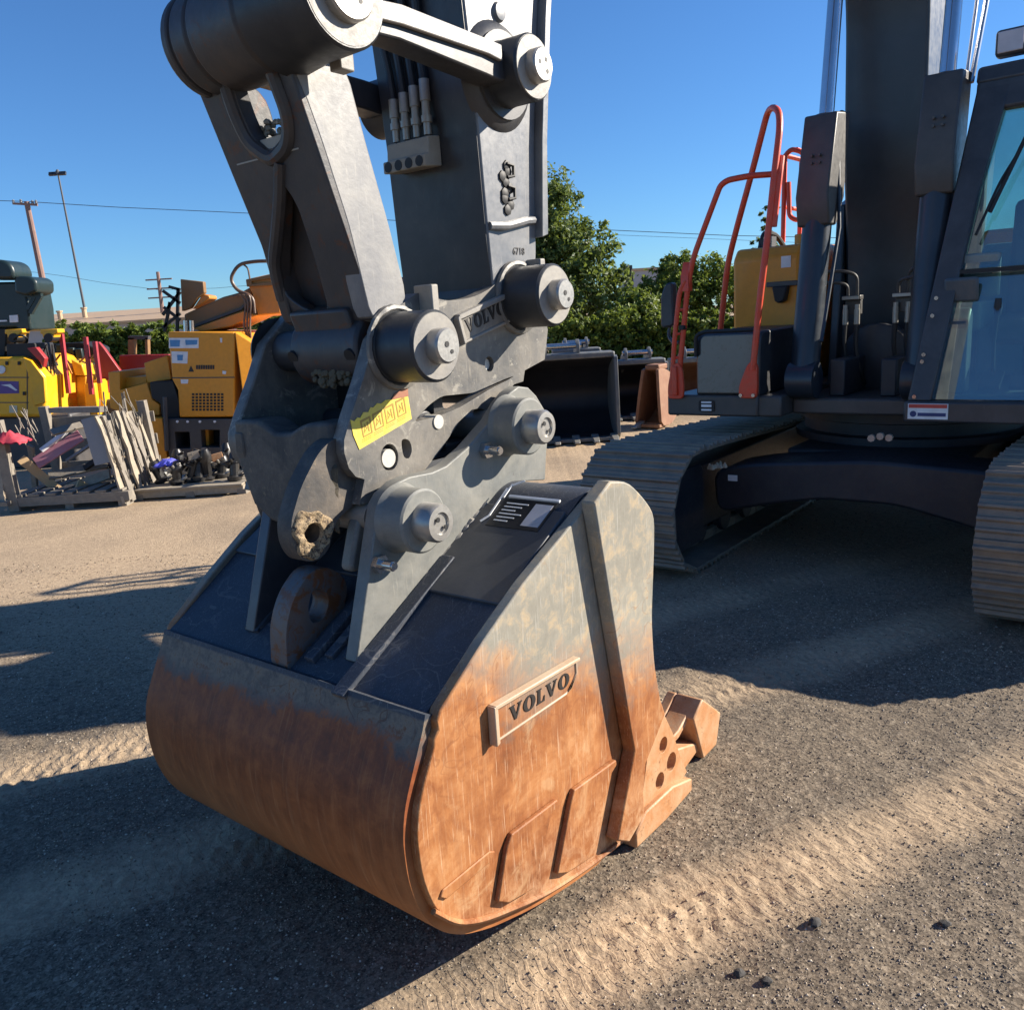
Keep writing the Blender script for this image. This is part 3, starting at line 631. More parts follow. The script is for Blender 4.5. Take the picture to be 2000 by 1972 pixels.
for (u, z), r, f in ((PD, .048, -1.575), (PC, .070, -1.53)):
    e0 = -2.22 if u > 2 else -2.075
    b = MB(EX); b.lathe((u, e0, z), (0, 1, 0), [(r-.005, 0), (r, .005), (r, f-1.52+.85-e0-.05+.02-.05-.005), (r-.005, f-.755+1.52-.75-e0-.0)] if False else [(r-.005, 0), (r, .005), (r, f+.03-e0), (r-.005, f+.035-e0)], 30); pn = b.build('link_pin', m_pin, EX)
    ce = f+.035
    q = MB(EX)
    for a, d in ((.35, -.35), (.25, .3), (-.4, .1)): q.cyl((u+r*a, ce-.001, z+r*d), (u+r*a, ce+.001, z+r*d), .007, 10)
    q.build('pin_hole', m_black, pn)
b = MB(EX); b.box((1.49, 1.535), (-1.66, -1.62), (2.295, 2.36)); b.build('stop_block', m_boss, EX, bevel=.004)
# bucket link: top drum, tapered casting with an opening, bottom boss
lk = MB(EX)
lk.lathe((PC[0], -2.062, PC[1]), (0, 1, 0), [(.118, 0), (.124, .006), (.124, .028), (.112, .032), (.112, .040), (.124, .045), (.122, .10), (.114, .104), (.114, .115), (.126, .12), (.126, .30), (.120, .305), (.120, .39)], 44)
link = lk.build('bucket_link', m_link, EX, bevel=.004)
side_p = fillet([(1.395, 2.36), (1.445, 2.265), (1.488, 2.15), (1.55, 1.953), (1.597, 1.718), (1.70, 1.70), (1.743, 1.774), (1.698, 1.963), (1.64, 2.167), (1.60, 2.325), (1.55, 2.36)], .03, 2, True)
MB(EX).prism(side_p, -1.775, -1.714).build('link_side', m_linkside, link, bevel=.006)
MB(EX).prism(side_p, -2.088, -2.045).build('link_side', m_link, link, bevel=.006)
# front casting: an oval opening at the top, a sunk pocket below, and a curved rib between them
lean = lambda a, z, o=0: 1.60-(z-1.72)*.335+o
outer = [(-2.086, 2.36), (-2.078, 2.12), (-2.07, 1.94), (-2.083, 1.79), (-2.085, 1.715), (-1.715, 1.715), (-1.715, 2.36)]
hol = fillet([(-1.945, 2.33), (-1.95, 2.25), (-1.94, 2.19), (-1.893, 2.152), (-1.825, 2.176), (-1.797, 2.22), (-1.80, 2.33)], .03, 4, True)
pok = fillet([(-1.895, 2.085), (-1.862, 2.03), (-1.868, 1.90), (-1.887, 1.745), (-1.98, 1.755), (-2.045, 1.80), (-2.05, 1.85), (-1.995, 1.935), (-1.94, 2.01)], .03, 3, True)
MB(EX).prism(outer, lambda c_, z: lean(c_, z, .012), lambda c_, z: lean(c_, z, .06), holes=[hol, pok], order='cuz').build('front_web', m_link, link, bevel=.007)
MB(EX).prism([(-2.06, 2.13), (-2.06, 1.73), (-1.80, 1.73), (-1.80, 2.13)], lambda c_, z: lean(c_, z, .075), lambda c_, z: lean(c_, z, .10), order='cuz').build('pocket_floor', m_link, link)
rb = MB(EX)
rb.tube([(lean(0, z, .016), c_, z) for c_, z in fillet([(-1.965, 2.33), (-1.972, 2.25), (-1.96, 2.18), (-1.893, 2.130), (-1.81, 2.158), (-1.776, 2.215), (-1.78, 2.33)], .03, 4)], .021, 10)
rb.tube([(lean(0, z, .016), c_, z) for c_, z in fillet([(-1.866, 2.125), (-1.915, 2.05), (-1.985, 1.962), (-2.053, 1.882), (-2.07, 1.79)], .06, 4)], .019, 10)
rb.build('cast_rib', m_link, link)
b = MB(EX); b.cyl((PA[0], -2.05, PA[1]), (PA[0], -1.765, PA[1]), .105, 36); b.prism([(1.62, 1.62), (1.58, 1.75), (1.74, 1.78), (1.78, 1.64)], -2.04, -1.795)
b.build('link_eye', m_link, link, bevel=.01)
q = MB(EX)
for c_ in (-2.035, -1.79): q.cyl((1.60, c_, 1.632), (1.577, c_, 1.622), .02, 14)
q.build('grease_hole', m_black, link)
mp = MB(EX)
for k in range(75):
    a, r = rnd.random()*6.28, rnd.random()**.5
    mp.lathe((1.592+.02*rnd.random(), -1.895+.085*r*math.cos(a), 1.568+.030*r*math.sin(a)), (-1, 0, .2), [(.011, 0), (.009, .003), (.002, .0045)], 6)
mp.build('dry_mud', paint('dry_mud', (.075, .06, .034), dirt=(.13, .105, .065), amt=.6, rough=.9, scale=40, bump=.4), link)
gr = MB(EX)
for k in range(60):
    gr.lathe((1.50+.08*rnd.random(), -1.98+.17*rnd.random(), 2.20+.03*rnd.random()), (0, 0, 1), [(.008, 0), (.009, .007), (.003, .013)], 6)
gr.prism([(1.47, 2.14), (1.47, 2.185), (1.60, 2.20), (1.62, 2.14)], -2.04, -1.78); gr.build('caked_gravel', paint('caked_gravel', (.35, .32, .26), amt=.3, rough=.9, scale=60), link)
# bucket cylinder rod reaching the drum
b = MB(EX); b.cyl((1.44, -1.90, 2.42), (1.80, -1.90, 3.6), .05, 20); bc = b.build('bucket_cylinder', m_chr, EX)
b = MB(EX); b.cyl((1.80, -1.90, 3.6), (2.0, -1.90, 4.9), .085, 20); b.build('cylinder_barrel', m_boom, bc)

# boom
BM = fillet([(6.62, 1.25), (6.60, 2.05), (6.50, 2.55), (6.46, 3.7), (5.95, 4.75), (4.6, 5.25), (2.35, 4.75), (2.3, 5.05), (4.3, 5.85), (5.9, 5.7), (7.0, 4.6), (7.25, 3.1), (7.2, 1.25)], .35, 6, True)
boom = MB(EX).prism(BM, lambda u, z: -1.99 if u > 4 else -2.10, lambda u, z: -1.46 if u > 4 else -1.71).build('boom', m_boom, EX, bevel=.02)
b = MB(EX); b.prism([(6.45, 1.05), (6.60, 2.35), (7.1, 2.5), (7.5, 1.05)], -2.06, -2.0); b.prism([(6.45, 1.05), (6.60, 2.15), (7.1, 2.3), (7.5, 1.05)], -1.45, -1.39)
b.cyl((6.85, -2.1, 1.75), (6.85, -1.36, 1.75), .10, 20); b.build('boom_foot_bracket', m_boom, boom, bevel=.01)
b = MB(EX); b.tube(fillet([(6.45, -1.99, 2.95), (6.35, -2.04, 2.75), (6.25, -2.06, 2.55), (6.3, -2.02, 2.25)], .15, 5), .022, 8); b.build('boom_hose', m_rubber, boom)
for cc, zt in ((-1.945, 2.84), (-1.235, 2.94)):
    b = MB(EX); p0, p1, p2 = Vector((5.62, cc, 1.18)), Vector((5.97, cc, zt)), Vector((6.32, cc, 4.75))
    b.cyl(p0, p1, .092, 28); b.lathe(p0+Vector((0, -.09, 0)), (0, 1, 0), [(.12, 0), (.12, .18)], 24)
    bl = b.build('boom_cylinder', m_boom, EX, bevel=.004)
    g = MB(EX); d = (p1-p0).normalized(); n_ = Vector((-d.z, 0, d.x))
    gp = [p1+d*.03, p1-d*.42, p1-d*.62]
    g.prism([(p1.x-.14+.03, p1.z+.01), (p1.x-.17-.09, p1.z-.5), (p1.x-.08-.14, p1.z-.68), (p1.x+.06-.14, p1.z-.68), (p1.x+.16-.09, p1.z-.5), (p1.x+.14+.02, p1.z+.04)], cc-.105, cc+.105)
    gd = g.build('rod_guard', m_body, bl, bevel=.012)
    q = MB(EX)
    for i in (-.02, .03):
        for j in (0, .045): q.cyl((p1.x-.22, cc+i, p1.z-.25-j), (p1.x-.19, cc+i, p1.z-.25-j), .009, 8)
    q.build('guard_bolt', m_body, gd)
    q = MB(EX); q.cyl(p1, p2, .047, 24); q.build('cylinder_rod', m_chr, bl)
    q = MB(EX); s1 = .13 if cc < -1.5 else .10
    q.tube([p0+Vector((-.06, s1, .25)), p1+Vector((-.1, s1, -.7)), p1+Vector((0, s1*.6, -.1))], .012, 8); q.build('steel_line', m_boom, bl)
b = MB(EX); b.tube(fillet([(6.05, -1.12, 2.9), (6.2, -1.07, 3.5), (6.4, -1.08, 4.7)], .2, 4), .016, 8); b.tube(fillet([(6.05, -1.15, 2.9), (6.2, -1.13, 3.5), (6.4, -1.14, 4.7)], .2, 4), .010, 8); b.build('boom_light_cable', m_chrome, boom)

# upper structure
b = MB(EX)
b.box((5.42, 9.2), (-2.84, -2.02), (.955, 1.095)); b.box((5.62, 9.2), (-2.02, -1.27), (.955, 1.06)); b.box((6.4, 9.2), (-1.27, -.10), (.955, 1.10))
b.prism([(5.40, .955), (5.40, 1.10), (5.44, 1.10), (5.44, .955)], -2.835, -2.17)
house = b.build('revolving_frame', m_body, EX, bevel=.015)
b = MB(EX); b.box((8.9, 9.9), (-2.80, -.12), (1.0, 2.15)); b.build('counterweight', m_dark, house, bevel=.12, seg=4)
b = MB(EX); b.box((7.9, 8.95), (-2.78, -2.0), (1.1, 2.15)); b.box((7.3, 8.95), (-2.0, -1.33), (1.1, 2.10)); b.box((7.9, 8.95), (-1.33, -.12), (1.1, 2.15))
b.build('engine_hood', m_yel, house, bevel=.04)
b = MB(EX); b.prism([(6.2, 1.5), (6.2, 2.01), (6.27, 2.09), (7.85, 2.12), (7.85, 1.1), (6.2, 1.1)], -2.69, -2.19); tk = b.build('fuel_tank', m_yel, house, bevel=.025)
b = MB(EX); b.box((6.17, 6.2), (-2.42, -2.19), (1.80, 1.835)); b.build('tank_step', m_body, tk, bevel=.004)
b = MB(EX); b.prism([(-2.36, 1.80), (-2.25, 1.80), (-2.27, 1.70), (-2.31, 1.68), (-2.34, 1.70)], 6.12, 6.2, order='cuz'); b.build('tank_lamp', m_black, tk, bevel=.01)
b = MB(EX); b.box((6.196, 6.2), (-2.32, -2.25), (1.93, 2.01)); b.build('tank_label', m_white, tk)
b = MB(EX); b.cyl((6.5, -2.28, 2.09), (6.5, -2.28, 2.17), .05, 20); b.build('filler_neck', m_yel, tk, bevel=.006)
b = MB(EX); b.box((6.70, 6.9), (-2.03, -1.93), (1.86, 2.16)); b.box((6.72, 6.9), (-2.06, -1.97), (1.68, 1.80)); b.build('hood_edge', m_yel, house, bevel=.01)
# tool box at the front right corner
b = MB(EX); b.prism(fillet([(5.42, 1.095), (5.42, 1.47), (5.47, 1.515), (6.45, 1.53), (6.45, 1.095)], .03, 3), -2.62, -2.165); tb = b.build('tool_box', m_dark, house, bevel=.015)
dr = MB(EX).prism(fillet([(-2.60, 1.112), (-2.60, 1.36), (-2.575, 1.375), (-2.575, 1.475), (-2.55, 1.50), (-2.19, 1.50), (-2.17, 1.48), (-2.17, 1.112)], .012, 3, True), 5.395, 5.42, order='cuz').build('tool_box_door', m_door, tb, bevel=.008)
q = MB(EX); q.tube(fillet([(5.40, -2.61, 1.36), (5.40, -2.61, 1.50), (5.40, -2.55, 1.525), (5.42, -2.18, 1.525)], .03, 4), .014, 8); q.build('door_seal', m_black, tb)
b = MB(EX); b.prism(fillet([(-2.59, .985), (-2.59, 1.065), (-2.475, 1.065), (-2.475, .985)], .02, 4, True), 5.392, 5.40, order='cuz'); sg = b.build('warning_plate', m_black, house)
b = MB(EX)
for k, z0 in enumerate((1.045, 1.018, .993)):
    b.box((5.390, 5.392), (-2.570, -2.495), (z0, z0+.012+(.006 if k == 1 else 0)))
b.build('warning_lines', m_white, sg, smooth=0)
# handrails
def sc(l, c_, z): k = l/5.35; return (l, c_*k, 1.7+(z-1.7)*k)
hr = MB(EX)
hr.tube(fillet([sc(5.36, -2.184, 1.27), sc(5.37, -2.139, 1.716), sc(5.40, -2.083, 2.15), sc(5.43, -2.053, 2.43), sc(5.50, -2.018, 2.72), sc(5.58, -2.024, 2.81), sc(5.68, -2.062, 2.84), sc(5.80, -2.095, 2.82), sc(5.86, -2.188, 2.5), sc(5.92, -2.295, 2.16), sc(5.96, -2.357, 1.945), sc(6.0, -2.409, 1.52)], .12, 5), .021, 12)
hr.tube(fillet([sc(5.42, -2.055, 2.15), sc(5.46, -2.02, 2.46), sc(5.50, -2.01, 2.55)], .05, 3), .024, 10)
hrail = hr.build('handrail', m_rail, EX)
b = MB(EX); b.prism(fillet([(-2.285, 1.085), (-2.285, 1.16), (-2.235, 1.29), (-2.205, 1.325), (-2.175, 1.325), (-2.16, 1.29), (-2.158, 1.16), (-2.163, 1.085)], .03, 4, True), 5.355, 5.39, order='cuz'); b.build('rail_foot', m_rail, hrail, bevel=.006)
q = MB(EX); [q.cyl((5.355, c_, 1.105), (5.345, c_, 1.105), .012, 8) for c_ in (-2.268, -2.182)]; q.build('rail_bolt', m_chrome, hrail)
hl = MB(EX)
hl.tube(fillet([sc(5.38, -2.775, 1.15), sc(5.38, -2.742, 1.50), sc(5.38, -2.700, 1.80), sc(5.38, -2.655, 1.87)], .1, 4), .017, 10)
hl.tube(fillet([sc(5.40, -2.725, 1.15), sc(5.40, -2.680, 1.50), sc(5.40, -2.640, 1.83), sc(5.40, -2.597, 2.01), sc(5.40, -2.441, 2.354), sc(5.40, -2.403, 2.437), sc(5.40, -2.354, 2.463), sc(5.45, -2.212, 2.469), sc(5.50, -2.062, 2.457)], .09, 5), .019, 12)
for z in (1.36, 1.52, 1.68): hl.tube([sc(5.38, -2.76+(z-1.36)*.12, z), sc(5.40, -2.70+(z-1.36)*.12, z)], .010, 8)
hl.prism([(5.37, 1.80), (5.37, 1.90), (5.41, 1.99), (5.43, 1.99), (5.43, 1.80)], -2.70, -2.645)
hlr = hl.build('handrail', m_rail, EX)
b = MB(EX); b.prism(fillet([(-2.812, 1.075), (-2.812, 1.16), (-2.785, 1.28), (-2.755, 1.32), (-2.725, 1.32), (-2.70, 1.28), (-2.69, 1.16), (-2.695, 1.075)], .03, 4, True), 5.365, 5.39, order='cuz')
b.prism([(-2.77, 1.10), (-2.765, 1.30), (-2.735, 1.30), (-2.73, 1.10)], 5.345, 5.366, order='cuz'); b.build('rail_foot', m_rail, hlr, bevel=.006)
q = MB(EX); q.box((5.36, 5.42), (-2.715, -2.68), (1.545, 1.575)); q.build('rail_clamp', m_black, hlr, bevel=.004)
h3 = MB(EX)
for dl in (0, .35):
    h3.tube(fillet([(6.9+dl, -2.57+.02*dl, 2.15), (6.9+dl, -2.56+.02*dl, 2.80), (6.9+dl, -2.51+.02*dl, 2.84), (6.9+dl, -2.41, 2.80), (6.9+dl, -2.40, 2.36), (6.9+dl, -2.45, 2.30), (6.9+dl, -2.52, 2.34), (6.9+dl, -2.53, 2.6)], .06, 4), .019, 10)
h3.tube([(6.9, -2.56, 2.80), (7.25, -2.55, 2.80)], .018, 10); h3.tube([(6.9, -2.47, 2.83), (7.25, -2.47, 2.83)], .018, 10); h3.tube([(6.9, -2.57, 2.42), (7.25, -2.57, 2.42)], .016, 10)
h3.build('roof_handrail', m_rail, EX)
# mirror
b = MB(EX); b.prism(fillet([(-2.93, 1.56), (-2.925, 1.78), (-2.89, 1.86), (-2.835, 1.875), (-2.825, 1.57)], .03, 4, True), 5.50, 5.58, order='cuz'); mi = b.build('mirror', m_dark, EX, bevel=.012)
b = MB(EX); b.tube(fillet([(5.54, -2.87, 1.60), (5.52, -2.88, 1.50), (5.45, -2.80, 1.45), (5.42, -2.74, 1.46)], .04, 4), .012, 8); b.build('mirror_arm', m_body, mi)
b = MB(EX); b.tube(fillet([(6.55, -2.62, 2.10), (6.58, -2.60, 2.22), (6.7, -2.55, 2.20), (6.75, -2.5, 2.1)], .04, 4), .02, 8); b.obox((6.6, -2.58, 2.13), ((1, 0, 0), (0, 1, .3), (0, 0, 1)), (.06, .05, .04)); b.build('tank_hose', m_rubber, tk)
# hydraulic manifolds in front of the boom foot
for c0, k in ((-1.775, 0), (-1.455, 1)):
    b = MB(EX); b.box((6.02, 6.10), (c0-.06, c0+.06), (1.675, 1.705)); b.box((6.07, 6.12), (c0-.05, c0+.05), (1.58, 1.675)); mf = b.build('hose_manifold', m_body, EX, bevel=.004)
    q = MB(EX); q.box((6.013, 6.02), (c0-.055, c0+.055), (1.68, 1.70)); q.build('manifold_bar', m_fit, mf)
    for d in (-.038, .038):
        q = MB(EX); q.lathe((6.04, c0+d, 1.645), (0, 0, -1), [(.016, 0), (.016, .03), (.019, .031), (.019, .13), (.015, .135)], 12); q.build('hose_fitting', m_fit, mf)
        q = MB(EX); q.tube(fillet([(6.04, c0+d, 1.52), (6.05, c0+d-.01, 1.35), (6.10, c0+d+.03, 1.15), (6.3, c0+d, 1.06)], .1, 4), .015, 8); q.build('hose', m_rubber, mf)
    for j in (0, 1):
        s1 = -1 if k == 0 else 1; x0 = c0+(.03 if j else -.03)*1
        q = MB(EX); q.tube(fillet([(6.06, x0, 1.70), (6.05, x0, 1.78+.06*j), (6.0, x0+s1*.08, 1.80+.07*j), (5.95, x0+s1*(.18+.06*j), 1.79+.08*j), (5.88, x0+s1*(.24+.06*j), 1.75+.25*j*(k)), (5.86, x0+s1*(.25+.05*j), 1.5+.6*j*k)], .05, 5), .011, 8); q.build('steel_pipe', m_body, mf)
b = MB(EX); b.box((6.9, 7.0), (-2.1, -1.28), (1.06, 2.0)); b.build('bulkhead', m_under, house)
b = MB(EX); b.lathe((6.35, -1.66, 1.27), (-1, 0, 0), [(.24, 0), (.24, .12), (.18, .14)], 28); b.box((5.75, 6.2), (-1.82, -1.72), (1.06, 1.30)); b.box((5.75, 6.2), (-1.50, -1.40), (1.06, 1.30)); b.build('swing_motor', m_under, house, bevel=.01)

# cab
cabL = lambda z: 5.36+(z-.965)*.305
cabC = lambda z: -1.262+(z-.965)*.105
CAB_R = -.16
b = MB(EX)
b.box((5.36, 6.95), (-1.262, CAB_R), (.955, 1.075))
cab = b.build('cab', m_cabf, EX, bevel=.012)
def pillar(mb, c0, c1, z0, z1, w0, d):
    n = 6
    for s0 in range(n):
        za, zb = z0+(z1-z0)*s0/n, z0+(z1-z0)*(s0+1)/n
        ca0, ca1, cb0, cb1 = c0(za), c1(za), c0(zb), c1(zb)
        vs = [(cabL(za), ca0, za), (cabL(za), ca1, za), (cabL(za)+d, ca1, za), (cabL(za)+d, ca0, za), (cabL(zb), cb0, zb), (cabL(zb), cb1, zb), (cabL(zb)+d, cb1, zb), (cabL(zb)+d, cb0, zb)]
        mb.add(vs, [(0, 1, 5, 4), (1, 2, 6, 5), (2, 3, 7, 6), (3, 0, 4, 7)]+([(0, 3, 2, 1)] if s0 == 0 else [])+([(4, 5, 6, 7)] if s0 == n-1 else []))
b = MB(EX); pillar(b, cabC, lambda z: cabC(z)+.13+.07*max(0, (z-2.2)), 1.075, 2.87, .1, .10); b.build('front_pillar', m_cabf, cab, bevel=.01)
b = MB(EX); pillar(b, lambda z: CAB_R-.10, lambda z: CAB_R, 1.075, 2.87, .1, .10); b.build('front_pillar', m_cabf, cab, bevel=.01)
b = MB(EX); b.box((6.85, 6.95), (-1.25, -1.15), (1.075, 2.9)); b.box((6.85, 6.95), (CAB_R-.1, CAB_R), (1.075, 2.9)); b.box((6.9, 6.95), (-1.15, CAB_R-.1), (1.075, 1.9)); b.build('rear_pillar', m_cabf, cab, bevel=.01)
b = MB(EX); b.prism([(5.93, 2.86), (5.97, 2.96), (6.95, 3.0), (6.95, 2.9)], -1.075, CAB_R); b.prism([(5.90, 2.70), (5.94, 2.88), (6.06, 2.88), (6.02, 2.70)], -1.07, CAB_R-.02); b.build('cab_roof', m_cabf, cab, bevel=.02)
b = MB(EX); zc = 1.80
b.beam((cabL(zc)+.02, cabC(zc)+.1, zc), (cabL(zc)+.02, CAB_R-.05, zc), .03, .022); b.build('window_bar', m_black, cab)
def glass(name, tint):
    n = NT(name); n.t.nodes.remove(n.b)
    g = n.n('BsdfGlossy'); g.inputs['Roughness'].default_value = .015; t_ = n.n('BsdfTransparent'); t_.inputs[0].default_value = (*tint, 1)
    fz = n.n('Fresnel'); fz.inputs[0].default_value = 1.55
    mx = n.n('MixShader'); df = n.n('BsdfDiffuse'); df.inputs[0].default_value = (.33, .40, .40, 1); m2 = n.n('MixShader'); n.l(n.ramp(n.noise(3, 6, .7), [(.3, .05), (.7, .20)]), m2.inputs[0]); n.l(t_.outputs[0], m2.inputs[1]); n.l(df.outputs[0], m2.inputs[2])
    n.l(n.math('ADD', fz.outputs[0], .16, True), mx.inputs[0]); n.l(m2.outputs[0], mx.inputs[1]); n.l(g.outputs[0], mx.inputs[2])
    n.l(mx.outputs[0], n.t.nodes['Material Output'].inputs[0]); return n.m
m_glass = glass('cab_glass', (.50, .72, .68))
def pane(z0, z1, name):
    b = MB(EX); vs = []
    for z in (z0, z1):
        for d in (.055, .061):
            vs += [(cabL(z)+d, cabC(z)+.12, z), (cabL(z)+d, CAB_R-.09, z)]
    b.add(vs, [(0, 1, 5, 4), (2, 6, 7, 3), (0, 4, 6, 2), (1, 3, 7, 5), (4, 5, 7, 6), (0, 2, 3, 1)])
    return b.build(name, m_glass, cab, smooth=0)
pane(1.08, 1.785, 'lower_window'); pane(1.815, 2.72, 'windscreen')
m_dash = paint('dash_blue_grey', (.050, .075, .095), amt=.3)
b = MB(EX); b.box((5.50, 6.85), (-1.14, -.27), (1.078, 1.10)); b.build('cab_floor', m_dash, cab, bevel=.005)
b = MB(EX); b.prism([(5.56, 1.10), (5.58, 1.52), (5.66, 1.60), (5.72, 1.56), (5.72, 1.10)], -1.10, -.98); b.obox((5.60, -1.03, 1.70), ((1, 0, .25), (0, 1, 0), (-.25, 0, 1)), (.015, .09, .07)); b.build('monitor_column', m_dash, cab, bevel=.015)
for c_ in (-.86, -.70):
    b = MB(EX); b.obox((5.68, c_, 1.17), ((1, 0, .5), (0, 1, 0), (-.5, 0, 1)), (.09, .055, .012)); b.tube([(5.72, c_, 1.16), (5.68, c_, 1.40), (5.62, c_+.02, 1.56)], .012, 8); b.lathe((5.62, c_+.02, 1.55), (0, 0, 1), [(.018, 0), (.024, .04), (.016, .09)], 10); b.build('travel_pedal', m_rubber, cab)
b = MB(EX); b.prism([(6.75, 1.10), (6.75, 1.95), (6.80, 2.0), (6.84, 1.10)], -1.13, -.28); b.build('rear_trim', paint('trim_grey', (.16, .21, .22), amt=.3), cab, bevel=.02)
b = MB(EX); b.box((5.60, 5.95), (-.52, -.30), (1.10, 1.36)); b.build('side_locker', paint('console_pale', (.22, .28, .29), amt=.3), cab, bevel=.03)
b = MB(EX); b.prism([(6.05, 1.35), (6.05, 1.50), (6.50, 1.54), (6.55, 1.35)], -.95, -.42); b.prism([(6.48, 1.50), (6.62, 2.25), (6.75, 2.25), (6.62, 1.45)], -.93, -.44); b.prism([(6.62, 2.25), (6.66, 2.48), (6.76, 2.48), (6.74, 2.25)], -.83, -.54); b.build('operator_seat', paint('seat_grey', (.06, .07, .075), amt=.3, rough=.8), cab, bevel=.04)
b = MB(EX); b.box((5.95, 6.5), (-1.10, -.98), (1.45, 1.62)); b.prism([(5.85, 1.62), (5.82, 1.74), (5.88, 1.75), (5.92, 1.62)], -1.06, -1.0); b.prism([(5.70, 1.65), (5.68, 1.90), (5.71, 1.90), (5.73, 1.65)], -1.05, -.85); b.build('control_console', paint('console_grey', (.20, .25, .25), amt=.3), cab, bevel=.015)
b = MB(EX); b.tube(fillet([(cabL(2.45)-.012, cabC(2.45)+.34, 2.52), (cabL(2.25)-.018, cabC(2.25)+.24, 2.28), (cabL(1.95)-.018, cabC(1.95)+.18, 2.0)], .05, 4), .009, 6); b.beam((cabL(2.5)-.008, cabC(2.5)+.36, 2.62), (cabL(2.1)-.008, cabC(2.1)+.22, 2.12), .012, .02); b.build('wiper', m_black, cab)
b = MB(EX); b.box((6.02, 6.12), (-1.00, -.84), (3.005, 3.15)); la = b.build('work_lamp', m_cabf, cab, bevel=.02)
b = MB(EX); b.box((6.010, 6.02), (-.985, -.855), (3.02, 3.135)); b.build('lamp_lens', plain('lamp_lens', (.55, .5, .5), .15), la, bevel=.008)
b = MB(EX); b.box((6.05, 6.6), (-.80, -.45), (3.0, 3.06)); [b.box((6.1+.12*k, 6.16+.12*k), (-.80, -.45), (3.06, 3.11)) for k in range(4)]; b.build('roof_grille', m_cabf, cab, bevel=.01)
q = MB(EX)
for z in (1.10, 1.30, 1.34, 1.56, 1.66): q.cyl((cabL(z)-.01, cabC(z)+.035, z), (cabL(z)+.01, cabC(z)+.035, z), .012, 8)
q.build('pillar_bolt', m_chrome, cab)
b = MB(EX); b.box((5.352, 5.36), (-1.235, -1.02), (.975, 1.065)); pl_ = b.build('cab_decal', m_white, cab)
b = MB(EX); b.box((5.350, 5.352), (-1.23, -1.025), (1.04, 1.062)); b.build('decal_stripe', plain('decal_red', (.55, .07, .05), .5), pl_, smooth=0)
b = MB(EX); b.box((5.350, 5.352), (-1.18, -1.03), (.992, 1.012)); b.prism(circ(-1.205, 1.005, .018, 12), 5.350, 5.352, order='cuz'); b.build('decal_text', plain('decal_navy', (.03, .05, .16), .5), pl_, smooth=0)

# undercarriage
b = MB(EX)
b.prism(fillet([(-2.45, .60), (-2.15, .665), (-1.42, .72), (-.74, .69), (-.60, .60), (-.62, .27), (-.86, .36), (-1.27, .455), (-1.72, .455), (-2.06, .39), (-2.42, .30)], .10, 4, True), 5.3, 5.75, order='cuz')
b.prism(fillet([(-2.45, .60), (-2.15, .665), (-1.42, .72), (-.74, .69), (-.60, .60), (-.62, .27), (-.86, .36), (-1.27, .455), (-1.72, .455), (-2.06, .39), (-2.42, .30)], .10, 4, True), 7.7, 8.1, order='cuz')
b.box((5.75, 7.7), (-2.1, -.95), (.45, .70))
und = b.build('undercarriage', m_under, EX, bevel=.02)
b = MB(EX); b.lathe((6.75, -1.54, .70), (0, 0, 1), [(.80, 0), (.80, .05), (.74, .06), (.74, .14), (.78, .15), (.78, .25)], 56); b.build('slew_ring', m_under, und)
b = MB(EX); b.box((5.295, 5.3), (-2.335, -2.27), (.535, .575)); b.build('frame_label', m_white, und)
b = MB(EX)
for k in range(3): b.cyl((5.32+.02*k, -1.42+.045*k, .86+.01*(k % 2)), (5.29+.02*k, -1.42+.045*k, .86+.01*(k % 2)), .022, 8)
b.build('grease_fitting', m_fit, und)
def track_path(n):
    """closed loop of (l,z,tangent) for the shoes"""
    l0, l1, rb, zt = 4.93, 8.60, .385, .775
    segs = []; pts = []
    for k in range(40): pts.append((l0+(l1-l0)*k/40, .028))
    for k in range(24): a = -90+180*k/24; pts.append((l1+rb*math.cos(R(a)), .028+rb+rb*math.sin(R(a))))
    for k in range(40):
        t = k/40; pts.append((l1+(l0-l1)*t, .028+2*rb-.05*math.sin(PI*t)**2*1.0))
    for k in range(24): a = 90+180*k/24; pts.append((l0+rb*math.cos(R(a)), .028+rb+rb*math.sin(R(a))))
    P = [Vector(p) for p in pts]; P.append(P[0]); acc = [0]
    for i in range(len(P)-1): acc.append(acc[-1]+(P[i+1]-P[i]).length)
    out = []; T = acc[-1]
    for k in range(n):
        d = T*k/n; i = max(j for j in range(len(acc)) if acc[j] <= d+1e-9); i = min(i, len(P)-2)
        t = (d-acc[i])/(acc[i+1]-acc[i]); p = P[i].lerp(P[i+1], t)
        a, b_ = P[i], P[i+1]; tt = (b_-a).normalized(); out.append((p, tt))
    return out, T
NS = 49
tp, TL = track_path(NS); pitch_ = TL/NS
sm = MB(); hw = pitch_*.5
sec = [(-hw*.98, -.012), (-hw*.98, .010), (-hw*.72, .010), (-hw*.66, .034), (-hw*.50, .034), (-hw*.44, .010), (-hw*.08, .008), (-hw*.02, .026), (hw*.14, .026), (hw*.20, .008), (hw*.5, .008), (hw*.56, .022), (hw*.70, .022), (hw*.76, .004), (hw*1.04, -.002), (hw*1.04, -.014)]
sm.prism([(x, z) for x, z in sec], -.35, .35)
shoe0 = sm.build('track_shoe', m_track, None, bevel=.003)
shoe_me = shoe0.data; first = True
